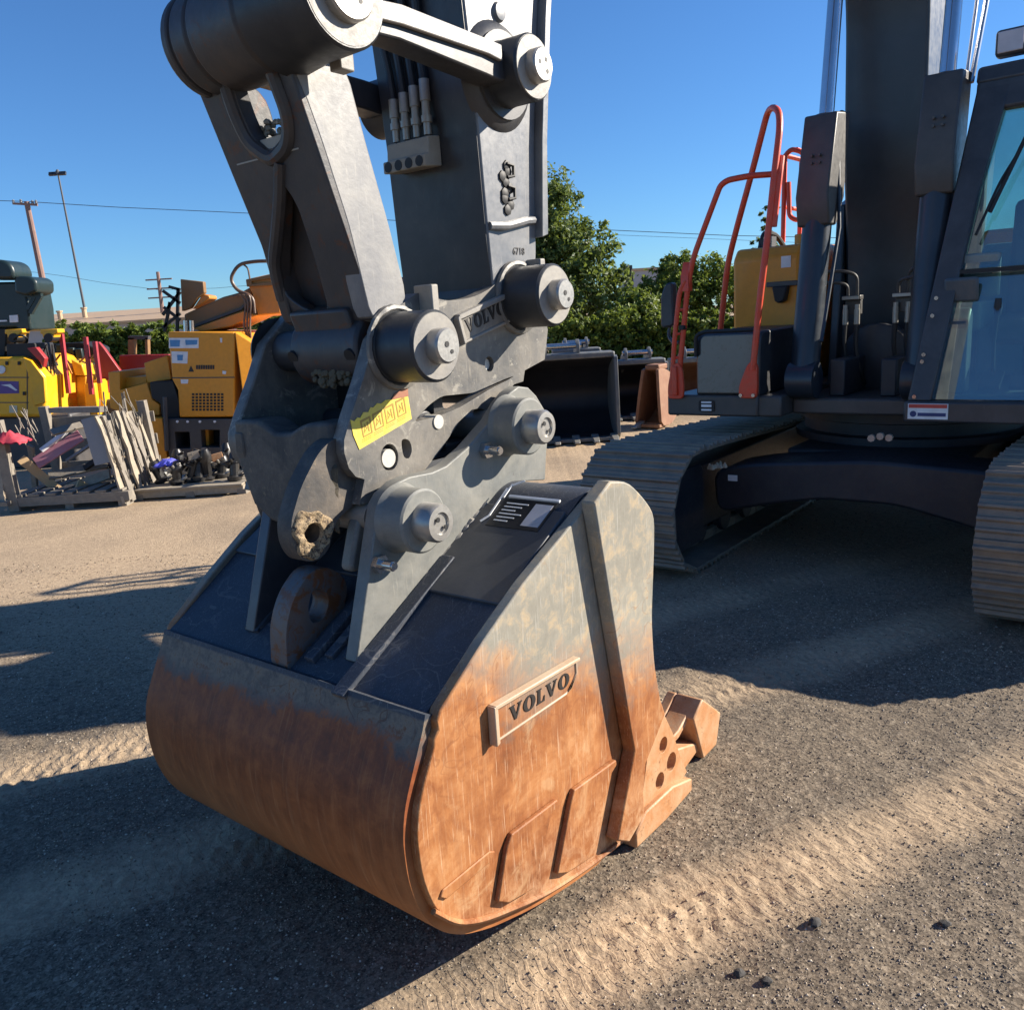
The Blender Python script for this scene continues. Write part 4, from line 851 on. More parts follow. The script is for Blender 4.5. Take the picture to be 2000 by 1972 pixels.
for c0 in (-2.70, -.37):
    fr = MB(EX)
    fr.prism(fillet([(4.95, .18), (4.80, .45), (5.0, .62), (8.5, .66), (8.7, .45), (8.55, .18)], .1, 4, True), c0-.16, c0+.16)
    fr.lathe((4.93, c0-.09, .413), (0, 1, 0), [(.33, 0), (.33, .18)], 36); fr.lathe((8.6, c0-.09, .413), (0, 1, 0), [(.33, 0), (.33, .18)], 24)
    for k in range(8): fr.lathe((5.35+.41*k, c0-.14, .16), (0, 1, 0), [(.10, 0), (.10, .06), (.07, .07), (.07, .21), (.10, .22), (.10, .28)], 18)
    fr.prism(fillet([(4.62, .20), (4.60, .48), (4.72, .66), (5.25, .66), (5.25, .12), (4.78, .10)], .08, 4, True), c0+.17, c0+.21)
    fr.prism(fillet([(4.62, .20), (4.60, .48), (4.72, .66), (5.25, .66), (5.25, .12), (4.78, .10)], .08, 4, True), c0-.21, c0-.17)
    trk = fr.build('crawler_track', m_under, EX, bevel=.01)
    ch = MB(EX)
    for p, t in tp:
        nrm = Vector((t.y, -t.x))
        for dc in (-.085, .085):
            q = p-nrm*.05; ch.obox((q.x, c0+dc, q.y), ((t.x, 0, t.y), (0, 1, 0), (nrm.x, 0, nrm.y)), (pitch_*.46, .022, .032))
    ch.build('track_chain', m_track, trk)
    for i, (p, t) in enumerate(tp):
        if first: o = shoe0; first = False
        else:
            o = shoe0.copy(); COL.objects.link(o)
        nrm = Vector((t.y, -t.x))           # outward from the loop
        lp = EX.tf((p.x, c0, p.y))
        Mx = Matrix(((t.x, 0, nrm.x, lp.x), (0, 1, 0, lp.y), (t.y, 0, nrm.y, lp.z), (0, 0, 0, 1)))
        o.parent = trk; o.matrix_local = Mx
b = MB(EX); dirt_l = m_lug
for (l, c_) in ((5.05, -2.36),):
    for k in range(14):
        b.lathe((l+.12*rnd.random(), c_+.07*rnd.random(), .655), (0, 0, 1), [(.018, 0), (.016, .012), (.004, .02+.02*rnd.random())], 6)
b.build('dirt_lump', paint('dry_dirt', (.40, .33, .23), rough=.9, scale=30), und)

# ------------------------------------------------------------------ ground
def nz(x, y, f, seed=0.0): return noise.noise(Vector((x*f, y*f, seed)))
A26 = R(26)
def bandd(x, y): return -x*math.sin(A26)+y*math.cos(A26)
def rut(d):
    return sum(math.exp(-((d-c_)/w_)**2) for c_, w_ in ((1.72, .17), (2.78, .16), (3.75, .18), (.75, .2)))
def ground_h(x, y):
    r = math.hypot(x, y)
    if r > 22: return 0.0
    k = min(1, (22-r)/6)
    h = .016*nz(x, y, .9, 1)+.010*nz(x, y, 3.1, 2)+.0045*nz(x, y, 11, 3)+.003*nz(x, y, 29, 4)
    d = bandd(x, y); s_ = x*math.cos(A26)+y*math.sin(A26)
    rr = min(1.0, rut(d+.04*nz(x, y, .6, 9)))
    lug = math.sin(s_*2*PI/.068+7*abs(math.sin(d*9))); lug = max(-.6, min(.6, lug*1.4))/.6*.5+.5
    grv = .5+.5*math.sin(d*2*PI/.115)
    h += rr*(-.012+.009*lug*grv*max(0, .7+1.1*nz(x, y, 1.7, 8)))
    return k*h-.008
def axis(lo, hi, fine_lo, fine_hi, st):
    a = []; v = fine_lo
    while v < fine_hi: a.append(v); v += st
    a.append(fine_hi); s_ = st; v = fine_hi; up = []
    while v < hi: s_ *= 1.16; v = min(hi, v+s_); up.append(v)
    s_ = st; v = fine_lo; dn = []
    while v > lo: s_ *= 1.16; v = max(lo, v-s_); dn.append(v)
    return dn[::-1]+a+up
gx = axis(-900, 900, -2.4, 2.7, .0145); gy = axis(-300, 1500, 1.35, 4.9, .0145)
gv = [(x, y, ground_h(x, y)) for y in gy for x in gx]; nx_ = len(gx)
gf = [(j*nx_+i, j*nx_+i+1, (j+1)*nx_+i+1, (j+1)*nx_+i) for j in range(len(gy)-1) for i in range(nx_-1)]
gm = bpy.data.meshes.new('ground'); gm.from_pydata(gv, [], gf); gm.polygons.foreach_set('use_smooth', [True]*len(gm.polygons))
go = bpy.data.objects.new('ground', gm); COL.objects.link(go); struct(go)
n = NT('gravel_ground')
X = n.sep()
big = n.noise(.55, 4, .6, .3); mid = n.noise(3.5, 6, .65); fine = n.noise(38, 6, .75); grit = n.noise(120, 4, .8)
vor = n.n('TexVoronoi'); vor.inputs['Scale'].default_value = 75; n.l(n.tc.outputs['Object'], vor.inputs['Vector'])
vor2 = n.n('TexVoronoi'); vor2.inputs['Scale'].default_value = 190; n.l(n.tc.outputs['Object'], vor2.inputs['Vector'])
d = n.math('ADD', n.math('MULTIPLY', X[0], -math.sin(A26)), n.math('MULTIPLY', X[1], math.cos(A26)))
d = n.math('ADD', d, n.math('MULTIPLY', n.math('SUBTRACT', mid, .5), .22))
bands = None
for c_, w_ in ((1.70, .21), (2.82, .24), (3.75, .26), (.75, .28)):
    e = n.math('DIVIDE', n.math('SUBTRACT', d, c_), w_); e = n.math('MULTIPLY', e, e); e = n.math('SUBTRACT', 1.0, e, True)
    bands = e if bands is None else n.math('MAXIMUM', bands, e)
far = n.ramp(n.math('MULTIPLY', X[1], 1/12), [(.28, 0.0), (.52, .85)])
dust = n.math('ADD', n.math('MAXIMUM', n.math('MULTIPLY', bands, .92), far), n.math('MULTIPLY', n.math('SUBTRACT', big, .54), .8), True)
dust = n.math('ADD', dust, n.math('MULTIPLY', n.math('SUBTRACT', fine, .5), 1.5), True)
stone = n.ramp(vor.outputs['Color'], [(.1, (.050, .041, .032)), (.45, (.120, .096, .071)), (.75, (.22, .175, .125)), (.95, (.42, .345, .255))])
stone2 = n.ramp(vor2.outputs['Color'], [(.1, (.055, .045, .034)), (.5, (.155, .122, .088)), (.9, (.38, .31, .225))])
stone = n.mix(.5, stone, stone2)
sand = n.ramp(n.mix(.5, fine, grit), [(.3, (.30, .215, .135)), (.5, (.44, .325, .21)), (.7, (.57, .435, .29))])
c = n.mix(dust, stone, sand)
c = n.mix(n.math('MULTIPLY', n.ramp(big, [(.30, 1.0), (.52, 0.0)]), .35), c, (.13, .105, .08))
n.col(c); n.set(.93, 0, .2)
sr = n.math('ADD', n.math('MULTIPLY', X[0], math.cos(A26)), n.math('MULTIPLY', X[1], math.sin(A26)))      # fine tread print inside the ruts
chev = n.math('ABSOLUTE', n.math('SINE', n.math('MULTIPLY', d, 26.0)))
tread = n.math('SINE', n.math('ADD', n.math('MULTIPLY', sr, 2*PI/.036), n.math('MULTIPLY', chev, 2.6)))
tread = n.math('MULTIPLY', n.ramp(tread, [(.35, 0.0), (.6, 1.0)]), n.math('MULTIPLY', bands, n.ramp(mid, [(.38, 0.0), (.55, 1.0)])))
hgt = n.math('ADD', n.mix(.6, fine, n.mix(.5, vor.outputs['Distance'], grit)), n.math('MULTIPLY', tread, .5))
n.bump(hgt, .62, .011)
gm.materials.append(n.m)

# loose gravel lying on the ground (one uncountable mass)
def gravel(num, seed):
    rnd = random.Random(seed); vs = []; fs = []
    octa = [(0, 1, 2), (0, 2, 3), (0, 3, 4), (0, 4, 1), (5, 2, 1), (5, 3, 2), (5, 4, 3), (5, 1, 4)]
    cnt = 0
    while cnt < num:
        y = 1.45+5.2*rnd.random()**1.5; x = y*.66*(2*rnd.random()-1)
        b_ = min(1, rut(bandd(x, y)))
        if rnd.random() < .72*b_: continue
        if rnd.random() < .35+.9*nz(x, y, .8, 5)*.6: continue
        s_ = (.0015+.0026*rnd.random()**3)*(1+.12*y)
        if rnd.random() < .0025: s_ *= 2.2
        z = ground_h(x, y)+s_*.15; k = len(vs); a0 = rnd.random()*6.28
        e = [s_*(.7+.6*rnd.random()) for _ in range(6)]
        vs.append((x+.3*s_*(rnd.random()-.5), y, z+e[0]*.75))
        for q in range(4):
            a = a0+q*PI/2+.4*(rnd.random()-.5); vs.append((x+e[q+1]*math.cos(a), y+e[q+1]*math.sin(a), z+.15*s_*(rnd.random()-.5)))
        vs.append((x, y, z-e[5]*.5)); fs += [(i+k, j+k, l_+k) for i, j, l_ in octa]; cnt += 1
    me = bpy.data.meshes.new('gravel'); me.from_pydata(vs, [], fs); return me
gme = gravel(60000, 11)
n = NT('loose_stone'); g = n.n('NewGeometry')
n.col(n.ramp(g.outputs['Random Per Island'], [(0, (.07, .056, .044)), (.32, (.16, .128, .096)), (.62, (.28, .222, .158)), (.86, (.42, .335, .235)), (1, (.58, .50, .40))])); n.set(.85, 0, .3)
gme.materials.append(n.m)
gvo = bpy.data.objects.new('gravel', gme); COL.objects.link(gvo); gvo['kind'] = 'stuff'
gvo['label'] = 'loose grey and tan gravel spread over the yard ground'; gvo['category'] = 'gravel'
# a few dark clods
m_clod = paint('dark_clod', (.035, .032, .030), dirt=(.10, .085, .07), amt=.5, rough=.9, scale=40, bump=.4)
clods = [((1845, 1803), .013, 'black clod of dirt on the tan tyre rut at right'), ((1591, 1805), .018, 'largest black clod lying on sunlit gravel ahead of the bucket'), ((1442, 1895), .014, 'black clod nearest the bottom edge of the sunlit gravel'), ((1498, 1915), .012, 'small black clod beside the lowest clod on the gravel')]
def gpt(px, py):
    r = CR*(px-1000)+CD*(py-986)+_F0*FPX; t = -EYE/r.z; return Vector((r.x*t, r.y*t, 0))
for k, ((px, py), s_, lab) in enumerate(clods):
    p = gpt(px, py); b = MB(); rn = random.Random(k)
    vs = []; 
    for i in range(5):
        for j in range(8):
            a = 2*PI*j/8; ph = -PI/2+PI*(i+.5)/5; rr = s_*(.75+.5*rn.random())
            vs.append((rr*math.cos(ph)*math.cos(a)*1.2, rr*math.cos(ph)*math.sin(a), rr*.7*math.sin(ph)))
    fs = [(i*8+j, i*8+(j+1) % 8, (i+1)*8+(j+1) % 8, (i+1)*8+j) for i in range(4) for j in range(8)]+[tuple(range(7, -1, -1)), tuple(range(32, 40))]
    o = b.add(vs, fs).build('dirt_clod', m_clod, None, smooth=30); o.location = (p.x, p.y, ground_h(p.x, p.y)+s_*.4); tag(o, lab, 'dirt clod', 'dark clods on the gravel')

# ------------------------------------------------------------------ greenery
def leaf_mat(name, dark, light, trans=.35):
    n = NT(name); g = n.n('NewGeometry'); a = n.noise(.9, 3)
    c = n.ramp(n.mix(.45, g.outputs['Random Per Island'], a), [(.25, dark), (.6, tuple((x+y)/2 for x, y in zip(dark, light))), (.85, light)])
    n.col(c); n.set(.55, 0, .35)
    t_ = n.n('BsdfTranslucent'); n.l(n.mix(.5, c, (.30, .36, .04)), t_.inputs[0])
    mx = n.n('MixShader'); mx.inputs[0].default_value = trans
    out = n.t.nodes['Material Output']; n.l(n.b.outputs[0], mx.inputs[1]); n.l(t_.outputs[0], mx.inputs[2]); n.l(mx.outputs[0], out.inputs[0]); return n.m
m_leafA = leaf_mat('leaf_mid_green', (.035, .065, .018), (.21, .285, .085))
m_leafB = leaf_mat('leaf_bright_green', (.040, .075, .014), (.25, .32, .06))
m_leafC = leaf_mat('leaf_dark_green', (.018, .036, .012), (.085, .125, .03))
m_bark = paint('bark', (.085, .065, .048), dirt=(.15, .12, .09), rough=.9, scale=20, bump=.5)
def crown_mesh(blobs, num, leaf, seed):
    rn = random.Random(seed); vs = []; fs = []
    tot = sum(r**2.2 for _, r in blobs)
    for ctr, r in blobs:
        m_ = int(num*r**2.2/tot); ncl = max(6, m_//26)
        for _ in range(ncl):
            d = Vector((rn.gauss(0, 1), rn.gauss(0, 1), rn.gauss(0, 1))).normalized(); cc = ctr+d*r*(.35+.70*rn.random()**.6); cr = r*(.10+.20*rn.random())
            if rn.random() < .12: cc += d*r*.18
            for _ in range(26):
                e = Vector((rn.gauss(0, .55), rn.gauss(0, .55), rn.gauss(0, .45))); p = cc+e*cr
                nrm = (d*.7+Vector((rn.gauss(0, .6), rn.gauss(0, .6), rn.gauss(.3, .6)))).normalized()
                u = nrm.orthogonal().normalized(); u = (u*math.cos(rn.random()*6.28)+nrm.cross(u)*math.sin(rn.random()*6.28)).normalized(); v_ = nrm.cross(u)
                s_ = leaf*(.6+.8*rn.random()); k = len(vs)
                vs += [tuple(p-u*s_), tuple(p+v_*s_*.5+nrm*s_*.12), tuple(p+u*s_), tuple(p-v_*s_*.5+nrm*s_*.12)]; fs.append((k, k+1, k+2, k+3))
    return vs, fs
def tree(name, label, cat, blobs_px, Y, num, leaf, m_leaf, seed, group=None, trunk=True, depth=1.0):
    bl = []; rn = random.Random(seed); pxm = Y/FPX
    for px, py, rp in blobs_px:
        p = at(px, py, Y); r = rp*pxm; bl.append((p+Vector((0, depth*r*(rn.random()-.4), 0)), r))
        if depth > .5: bl.append((p+Vector((r*(rn.random()-.5), r*1.1, r*.3*(rn.random()-.5))), r*.8))
    mx_ = sum(b_[0].x*b_[1] for b_ in bl)/sum(b_[1] for b_ in bl)
    my_ = sum(b_[0].y*b_[1] for b_ in bl)/sum(b_[1] for b_ in bl)
    rt = Root(name, label, cat, (mx_, my_, 0), group=group)
    vs, fs = crown_mesh(bl, num, leaf, seed); cm = MB(rt); cm.add(vs, fs).build('crown' if trunk else 'foliage', m_leaf, rt, smooth=0)
    if trunk:
        t = MB(rt); top = max(b_[0].z for b_ in bl); h0 = top*.42; r0 = .05+.022*top
        t.tube([(mx_, my_, -.1), (mx_+.05*r0, my_, h0*.5), (mx_+.1, my_, h0), (mx_+.12, my_, top*.7)], [r0, r0*.8, r0*.65, r0*.25], 10)
        for ctr, r in bl[::2]:
            t.tube([(mx_+.05, my_, h0*(.6+.3*rn.random())), tuple((Vector((mx_, my_, h0))+ctr)/2+Vector((0, 0, .2))), tuple(ctr)], [r0*.45, r0*.28, r0*.08], 7)
        t.build('trunk', m_bark, rt)
    return rt
tree('tree', 'tallest leafy green tree rising behind the stick of the excavator', 'tree', [(1062, 385, 52), (1105, 425, 52), (1040, 440, 60), (1150, 470, 50), (1095, 490, 75), (1185, 515, 38), (1050, 530, 80), (1150, 550, 75), (1205, 560, 28), (980, 540, 70), (1100, 600, 70), (1185, 610, 45), (905, 590, 60)], 34, 30000, .10, m_leafA, 21)
tree('tree', 'rounded bushy tree behind the orange handrails of the excavator', 'tree', [(1330, 530, 38), (1300, 565, 40), (1345, 580, 45), (1270, 590, 32), (1370, 560, 30)], 33, 11000, .085, m_leafB, 22, 'small trees along the yard edge')
tree('tree', 'bushy tree behind the ochre fuel tank of the excavator', 'tree', [(1400, 535, 40), (1440, 560, 42), (1395, 590, 40), (1480, 580, 40), (1540, 590, 45)], 33, 10500, .085, m_leafB, 23, 'small trees along the yard edge')
tree('tree', 'low spreading tree in front of the pale block beside the tallest tree', 'tree', [(1240, 590, 36), (1265, 620, 40), (1210, 625, 36), (1290, 635, 34)], 30, 8500, .08, m_leafB, 24, 'small trees along the yard edge')
tree('sparse_tree', 'thin twiggy tree poking above the ochre tank between the handrails', 'tree', [(1505, 420, 17), (1498, 455, 20), (1512, 480, 20), (1465, 490, 17), (1480, 520, 20), (1520, 520, 20)], 30, 900, .07, m_leafC, 25, depth=.4)
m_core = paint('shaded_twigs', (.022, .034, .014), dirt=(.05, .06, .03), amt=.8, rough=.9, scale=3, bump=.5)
def hedge(label, x0, x1, ytop, ybot, Y, num, m_, seed, leaf=.10):
    rn = random.Random(seed); bl = []
    k = x0
    while k < x1:
        yy = ytop+8*rn.random()
        while yy < ybot: bl.append((k+10*rn.random(), yy+14, 22)); yy += 24
        k += 26
    rt = tree('hedge', label, 'hedge', bl, Y, num, leaf, m_, seed, trunk=False, depth=.6)
    tw = MB(rt); rn = random.Random(seed+1)      # twigs inside the hedge, its inner shade put into their dark colour
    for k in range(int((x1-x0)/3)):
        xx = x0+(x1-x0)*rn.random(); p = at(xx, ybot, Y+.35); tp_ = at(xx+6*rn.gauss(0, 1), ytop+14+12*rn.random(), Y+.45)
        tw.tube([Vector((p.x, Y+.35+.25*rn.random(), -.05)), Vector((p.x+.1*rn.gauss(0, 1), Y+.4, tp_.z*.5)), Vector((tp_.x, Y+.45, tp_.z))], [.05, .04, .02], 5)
    a_, b_ = at(x0+6, ytop+26, Y+.5), at(x1-6, ybot, Y+.5); tw.box((a_.x, b_.x), (Y+.55, Y+.75), (-.05, a_.z))  # dark slab added behind the leaves for the hedge's inner shade
    tw.build('dark_core', m_core, rt, smooth=0); return rt
hedge('clipped green hedge behind the row of parked buckets', 1075, 1480, 612, 705, 27, 30000, m_leafB, 31, .075)
hedge('leafy green hedge in front of the long pale roofed shed', 100, 345, 634, 705, 34, 17000, m_leafB, 32, .095)
hedge('green bushes glimpsed between the coupler and the orange conveyor', 470, 560, 612, 700, 30, 3500, m_leafA, 33, .11)

# ------------------------------------------------------------------ far buildings, poles and wires
def PX(pts, Y): return [(at(px, py, Y).x, at(px, py, Y).z) for px, py in pts]
m_roof = paint('tan_metal_roof', (.42, .29, .17), dirt=(.52, .39, .25), amt=.5, rough=.55, scale=.6, bump=.02)
m_wall = paint('pale_grey_wall', (.34, .34, .35), dirt=(.45, .43, .40), amt=.3, rough=.8, scale=.8)
sb = Root('storage_shed', 'long low shed with tan metal roof and pale wall beyond the hedge', 'shed', (-24, 58, 0))
e0, e1 = at(-60, 640, 56), at(560, 612, 56); r0, r1 = at(-60, 618, 64), at(560, 592, 64)
b = MB(sb); ez = (e0.z+e1.z)/2; rz_ = (r0.z+r1.z)/2
xa, xb = e0.x-12, e1.x
b.add([(xa, 56, ez), (xb, 56, ez), (xb, 64, rz_), (xa, 64, rz_), (xa, 72, ez), (xb, 72, ez), (xa, 56, ez-.12), (xb, 56, ez-.12), (xb, 72, ez-.12), (xa, 72, ez-.12)],
      [(0, 1, 2, 3), (3, 2, 5, 4), (0, 6, 7, 1), (4, 5, 8, 9), (0, 3, 4, 9, 6), (1, 7, 8, 5, 2), (6, 9, 8, 7)])
b.build('roof', m_roof, sb, smooth=0)
b = MB(sb); b.box((xa+.3, xb-.3), (56.4, 71.6), (-.1, ez-.11)); b.build('wall', m_wall, sb, smooth=0)
for px, py, hh in ((165, 612, .5), (118, 622, .3)):
    p = at(px, py, 60); b = MB(sb); b.cyl((p.x, 60, rz_-1.1), (p.x, 60, rz_+hh*.6-.2), .16, 10); b.cyl((p.x, 60, rz_+hh*.6-.2), (p.x, 60, rz_+hh*.6-.1), .22, 10); b.build('roof_vent', m_roof, sb)
of = Root('office_block', 'small pale block glimpsed between the trees under the wire', 'building', (6.5, 62, 0))
q0, q1 = at(1238, 530, 60), at(1300, 530, 60)
b = MB(of); b.box((q0.x, q1.x+2), (60, 68), (-.1, q0.z)); b.build('wall', m_wall, of, smooth=0)
b = MB(of); k0 = at(1220, 518, 60); b.box((k0.x, q0.x-.02), (60.5, 63), (-.1, k0.z)); b.build('stair_block', m_dark, of, smooth=0)
b = MB(of); b.box((q0.x-.1, q1.x+2.1), (59.9, 68.1), (q0.z+.002, q0.z+.18)); b.build('parapet', m_roof, of, smooth=0)
m_pole = paint('weathered_pole_wood', (.20, .12, .10), dirt=(.30, .22, .18), amt=.5, rough=.9, scale=4)
m_galv = plain('galvanised_steel', (.22, .23, .25), .5, .3)
def pole(name, label, cat, top, bot, Y, r, group=None):
    a, b_ = at(*top, Y), at(*bot, Y); d = a-b_; foot = b_-d*((b_.z)/d.z)
    rt = Root(name, label, cat, tuple(foot), group=group); return rt, a, foot
rt, a, f0 = pole('utility_pole', 'brown wooden utility pole at left carrying the long overhead wire', 'utility pole', (52, 394), (96, 609), 48, .17)
b = MB(rt); b.tube([f0, a], [.21, .14], 10); b.build('shaft', m_pole, rt)
b = MB(rt); b.beam(a+Vector((-.75, 0, -.05)), a+Vector((.55, 0, -.2)), .10, .11); b.build('crossarm', m_pole, rt)
for dx in (-.7, -.3, .3, .5):
    b = MB(rt); b.lathe(a+Vector((dx, 0, -.08-.08*(dx > 0))), (0, 0, 1), [(.05, 0), (.08, .06), (.05, .12), (.08, .16), (.03, .22)], 8); b.build('insulator', m_galv, rt)
b = MB(rt); p = at(75, 552, 48); b.tube(fillet([p+Vector((-.1, 0, -.4)), p+Vector((-.9, 0, .35)), p+Vector((-1.3, 0, .55))], .3, 3), .05, 6); b.obox(p+Vector((-1.5, 0, .6)), ((1, 0, .3), (0, 1, 0), (-.3, 0, 1)), (.28, .12, .07)); b.build('street_lamp_arm', m_galv, rt)
rt2, a2, f2 = pole('light_mast', 'tall thin grey floodlight mast behind the shed', 'light mast', (113, 338), (167, 612), 85, .12)
m_mast = plain('dull_mast_steel', (.085, .09, .10), .7, 0)
b = MB(rt2); b.tube([f2, a2], [.15, .08], 8); b.build('shaft', m_mast, rt2)
b = MB(rt2); b.lathe(a2+Vector((0, 0, -.2)), (0, 0, 1), [(.18, 0), (.22, .1), (.22, .3), (.08, .5)], 10); b.build('head_ring', m_mast, rt2)
for dx in (-.62, -.3, .3, .62):
    b = MB(rt2); b.beam(a2, a2+Vector((dx*.9, 0, 0)), .06, .06); b.obox(a2+Vector((dx, -.1, -.08)), ((1, 0, 0), (0, 1, -.5), (0, .5, 1)), (.18, .1, .16)); b.build('floodlight', m_dark, rt2)
rt3, a3, f3 = pole('utility_pole', 'thin dark utility pole beside the upright ochre chute', 'utility pole', (308, 531), (320, 630), 60, .12)
b = MB(rt3); b.tube([f3, a3], [.18, .12], 8); b.build('shaft', m_pole, rt3)
for dz in (.5, 1.1, 1.7):
    b = MB(rt3); b.beam(a3+Vector((-.9, 0, -dz)), a3+Vector((.9, 0, -dz)), .09, .09); b.build('crossarm', m_pole, rt3)
def wire(label, pts, Y, r=.016):
    b = MB(); P = [at(px, py, Y) for px, py in pts]; b.tube(P, r, 5); o = b.build('overhead_wire', plain('wire_black', (.03, .03, .035), .6), None); tag(o, label, 'wire', 'overhead wires')
wire('overhead wire running from the brown pole across the sky behind the stick', [(-200, 385), (52, 394), (230, 405), (430, 414), (700, 427), (950, 440), (1180, 449), (1420, 460), (1700, 466), (2200, 470)], 48, .017)
wire('lower faint overhead wire sagging above the shed roof', [(-200, 515), (70, 532), (130, 540), (200, 552), (310, 566), (420, 563), (700, 540)], 60, .012)
wire('second overhead wire just under the first, right of the tallest tree', [(1000, 455), (1180, 458), (1300, 463), (1420, 468), (1700, 480)], 52, .010)

# ------------------------------------------------------------------ parked machines and junk on the left
m_org = paint('chute_orange', (.60, .22, .025), dirt=(.28, .16, .07), amt=.6, rough=.45, scale=2.5, bump=.04)
m_yel2 = paint('paver_yellow', (.80, .385, .010), dirt=(.42, .25, .08), amt=.45, rough=.35, scale=2.5, bump=.03)
m_red = paint('hopper_red', (.30, .018, .022), dirt=(.22, .08, .06), amt=.35, rough=.45, scale=2, bump=.03)
m_post = paint('post_magenta_red', (.34, .03, .045), dirt=(.25, .12, .10), amt=.3, rough=.5, scale=3)
m_frame = paint('machine_frame_grey', (.040, .040, .045), dirt=(.17, .15, .13), amt=.4, rough=.5, scale=3)
m_seat = paint('teal_black_vinyl', (.010, .024, .026), dirt=(.06, .07, .07), amt=.3, rough=.4, scale=3)
m_belt = paint('conveyor_brown', (.22, .115, .04), dirt=(.18, .13, .09), amt=.5, rough=.6, scale=3)
m_sw = plain('sticker_white', (.70, .71, .73), .5)
m_sb = plain('sticker_blue', (.08, .25, .48), .5)
m_purp = plain('label_purple', (.11, .06, .24), .5)
def pp(rt, name, parent, m_, pts, Y, dep, bevel=.01, **kw):
    return MB(rt).prism(PX(pts, Y), Y, Y+dep).build(name, m_, parent, bevel=bevel, **kw)
YM = 10.8
mc = Root('milling_machine', 'ochre road milling machine with orange conveyor chute parked behind the junk pallet', 'milling machine', (-3.7, 11.6, 0))
bd = pp(mc, 'body', mc, m_yel, [(327, 648), (458, 648), (458, 814), (350, 815), (347, 762), (336, 741)], YM, 1.7, .02)
p0, p1 = at(458, 648, YM), at(560, 712, YM+.25); pb = at(458, 814, YM)
b = MB(mc); b.add([(p0.x, YM, p0.z), (p1.x, YM+.25, p1.z), (p1.x, YM+.25, pb.z), (p0.x, YM, pb.z), (p0.x, YM+1.7, p0.z), (p1.x, YM+1.7, p1.z), (p1.x, YM+1.7, pb.z), (p0.x, YM+1.7, pb.z)], [(0, 1, 2, 3), (4, 7, 6, 5), (0, 4, 5, 1), (3, 2, 6, 7), (1, 5, 6, 2), (0, 3, 7, 4)])
b.build('engine_panel', m_yel, mc, bevel=.012)
for x0 in (474, 489, 504):
    pp(mc, 'vent_slot', bd, m_black, [(x0, 690), (x0+4, 690), (x0+5, 728), (x0+1, 728)], YM+.04+.0024*(x0-458), .05, 0)
b = MB(mc)
for i in range(9):
    for j in range(6):
        x0, y0 = 375+7.1*i, 768+6*j; q = PX([(x0, y0), (x0+4.6, y0), (x0+4.6, y0+4), (x0, y0+4)], YM); b.prism(q, YM-.004, YM+.003)
b.build('grille', m_black, bd, smooth=0)
for nm, mm, pts, o_ in (('sticker', m_sw, [(330, 660), (388, 660), (388, 680), (330, 680)], .004), ('sticker', m_sw, [(335, 686), (367, 687), (366, 710), (336, 709)], .004),
                    ('sticker_band', m_sb, [(332, 664), (352, 664), (351, 677), (333, 677)], .006), ('sticker_band', m_sb, [(362, 664), (386, 664), (385, 673), (363, 674)], .006), ('sticker_band', m_sb, [(346, 693), (358, 693), (357, 704), (347, 704)], .006),
                    ('maker_mark', m_letter, [(368, 726), (379, 726), (373, 714)], .004), ('door_plate', m_sw, [(353, 741), (368, 741), (367, 749), (354, 749)], .006), ('panel_latch', m_sw, [(435, 724), (442, 725), (441, 731), (435, 730)], .01), ('panel_latch', m_sw, [(430, 660), (434, 660), (434, 669), (431, 669)], .01)):
    MB(mc).prism(PX(pts, YM), YM-o_, YM+.001).build(nm, mm, bd, smooth=0)
q = MB(mc)
for k in range(8): q.prism(PX([(383+4.6*k, 713), (386.6+4.6*k, 713), (386.6+4.6*k, 721), (383+4.6*k, 721)], YM), YM-.004, YM+.001)
q.build('maker_lettering', m_letter, bd, smooth=0)
pp(mc, 'panel_seam', bd, m_frame, [(336, 737), (458, 736), (458, 738), (336, 739)], YM-.003, .01, 0)
pp(mc, 'drum_arm', mc, m_yel, [(281, 709), (327, 694), (335, 741), (287, 748)], YM+.25, .6)
pp(mc, 'side_box', mc, m_yel, [(211, 727), (234, 725), (234, 762), (287, 747), (298, 780), (312, 790), (312, 811), (255, 811), (215, 797)], YM+.15, .9)
pp(mc, 'top_cover', mc, m_yel, [(232, 738), (286, 735), (287, 748), (234, 762)], YM+.35, .7, .01)
pp(mc, 'drive_gear', mc, m_black, fillet([(292, 746), (338, 744), (351, 787), (351, 817), (316, 817), (313, 787), (296, 777)], 3, 2, True), YM+.06, .5)
b = MB(mc); a_, c_ = at(322, 775, YM-.05), at(326, 880, YM-.05); b.cyl(a_, c_, .028, 10); b.build('lift_post', m_frame, mc)
pp(mc, 'side_skirt', mc, m_yel, [(255, 815), (316, 815), (325, 895), (303, 897), (268, 862)], YM+.05, .5)
pp(mc, 'skirt_edge', mc, m_yel, [(292, 816), (317, 816), (326, 895), (306, 895)], YM, .06)
pp(mc, 'loader_arm', mc, m_black, fillet([(241, 808), (252, 815), (257, 848), (272, 868), (296, 873), (300, 893), (258, 898), (243, 850)], 4, 2, True), YM-.05, .2)
fr = MB(mc).prism(PX([(319, 817), (560, 819), (560, 892), (332, 893)], YM), YM-.02, YM+1.5, holes=[PX([(342, 843), (371, 843), (373, 875), (345, 876)], YM), PX([(393, 839), (430, 839), (430, 873), (395, 873)], YM), PX([(455, 840), (500, 840), (500, 873), (457, 873)], YM)]).build('track_frame', m_frame, mc, bevel=.008)
pp(mc, 'frame_inner', fr, m_black, [(330, 830), (555, 830), (555, 885), (330, 885)], YM+.4, .1, 0)
pp(mc, 'frame_tank', fr, m_yel, [(394, 839), (407, 839), (408, 873), (396, 873)], YM+.15, .2, 0)
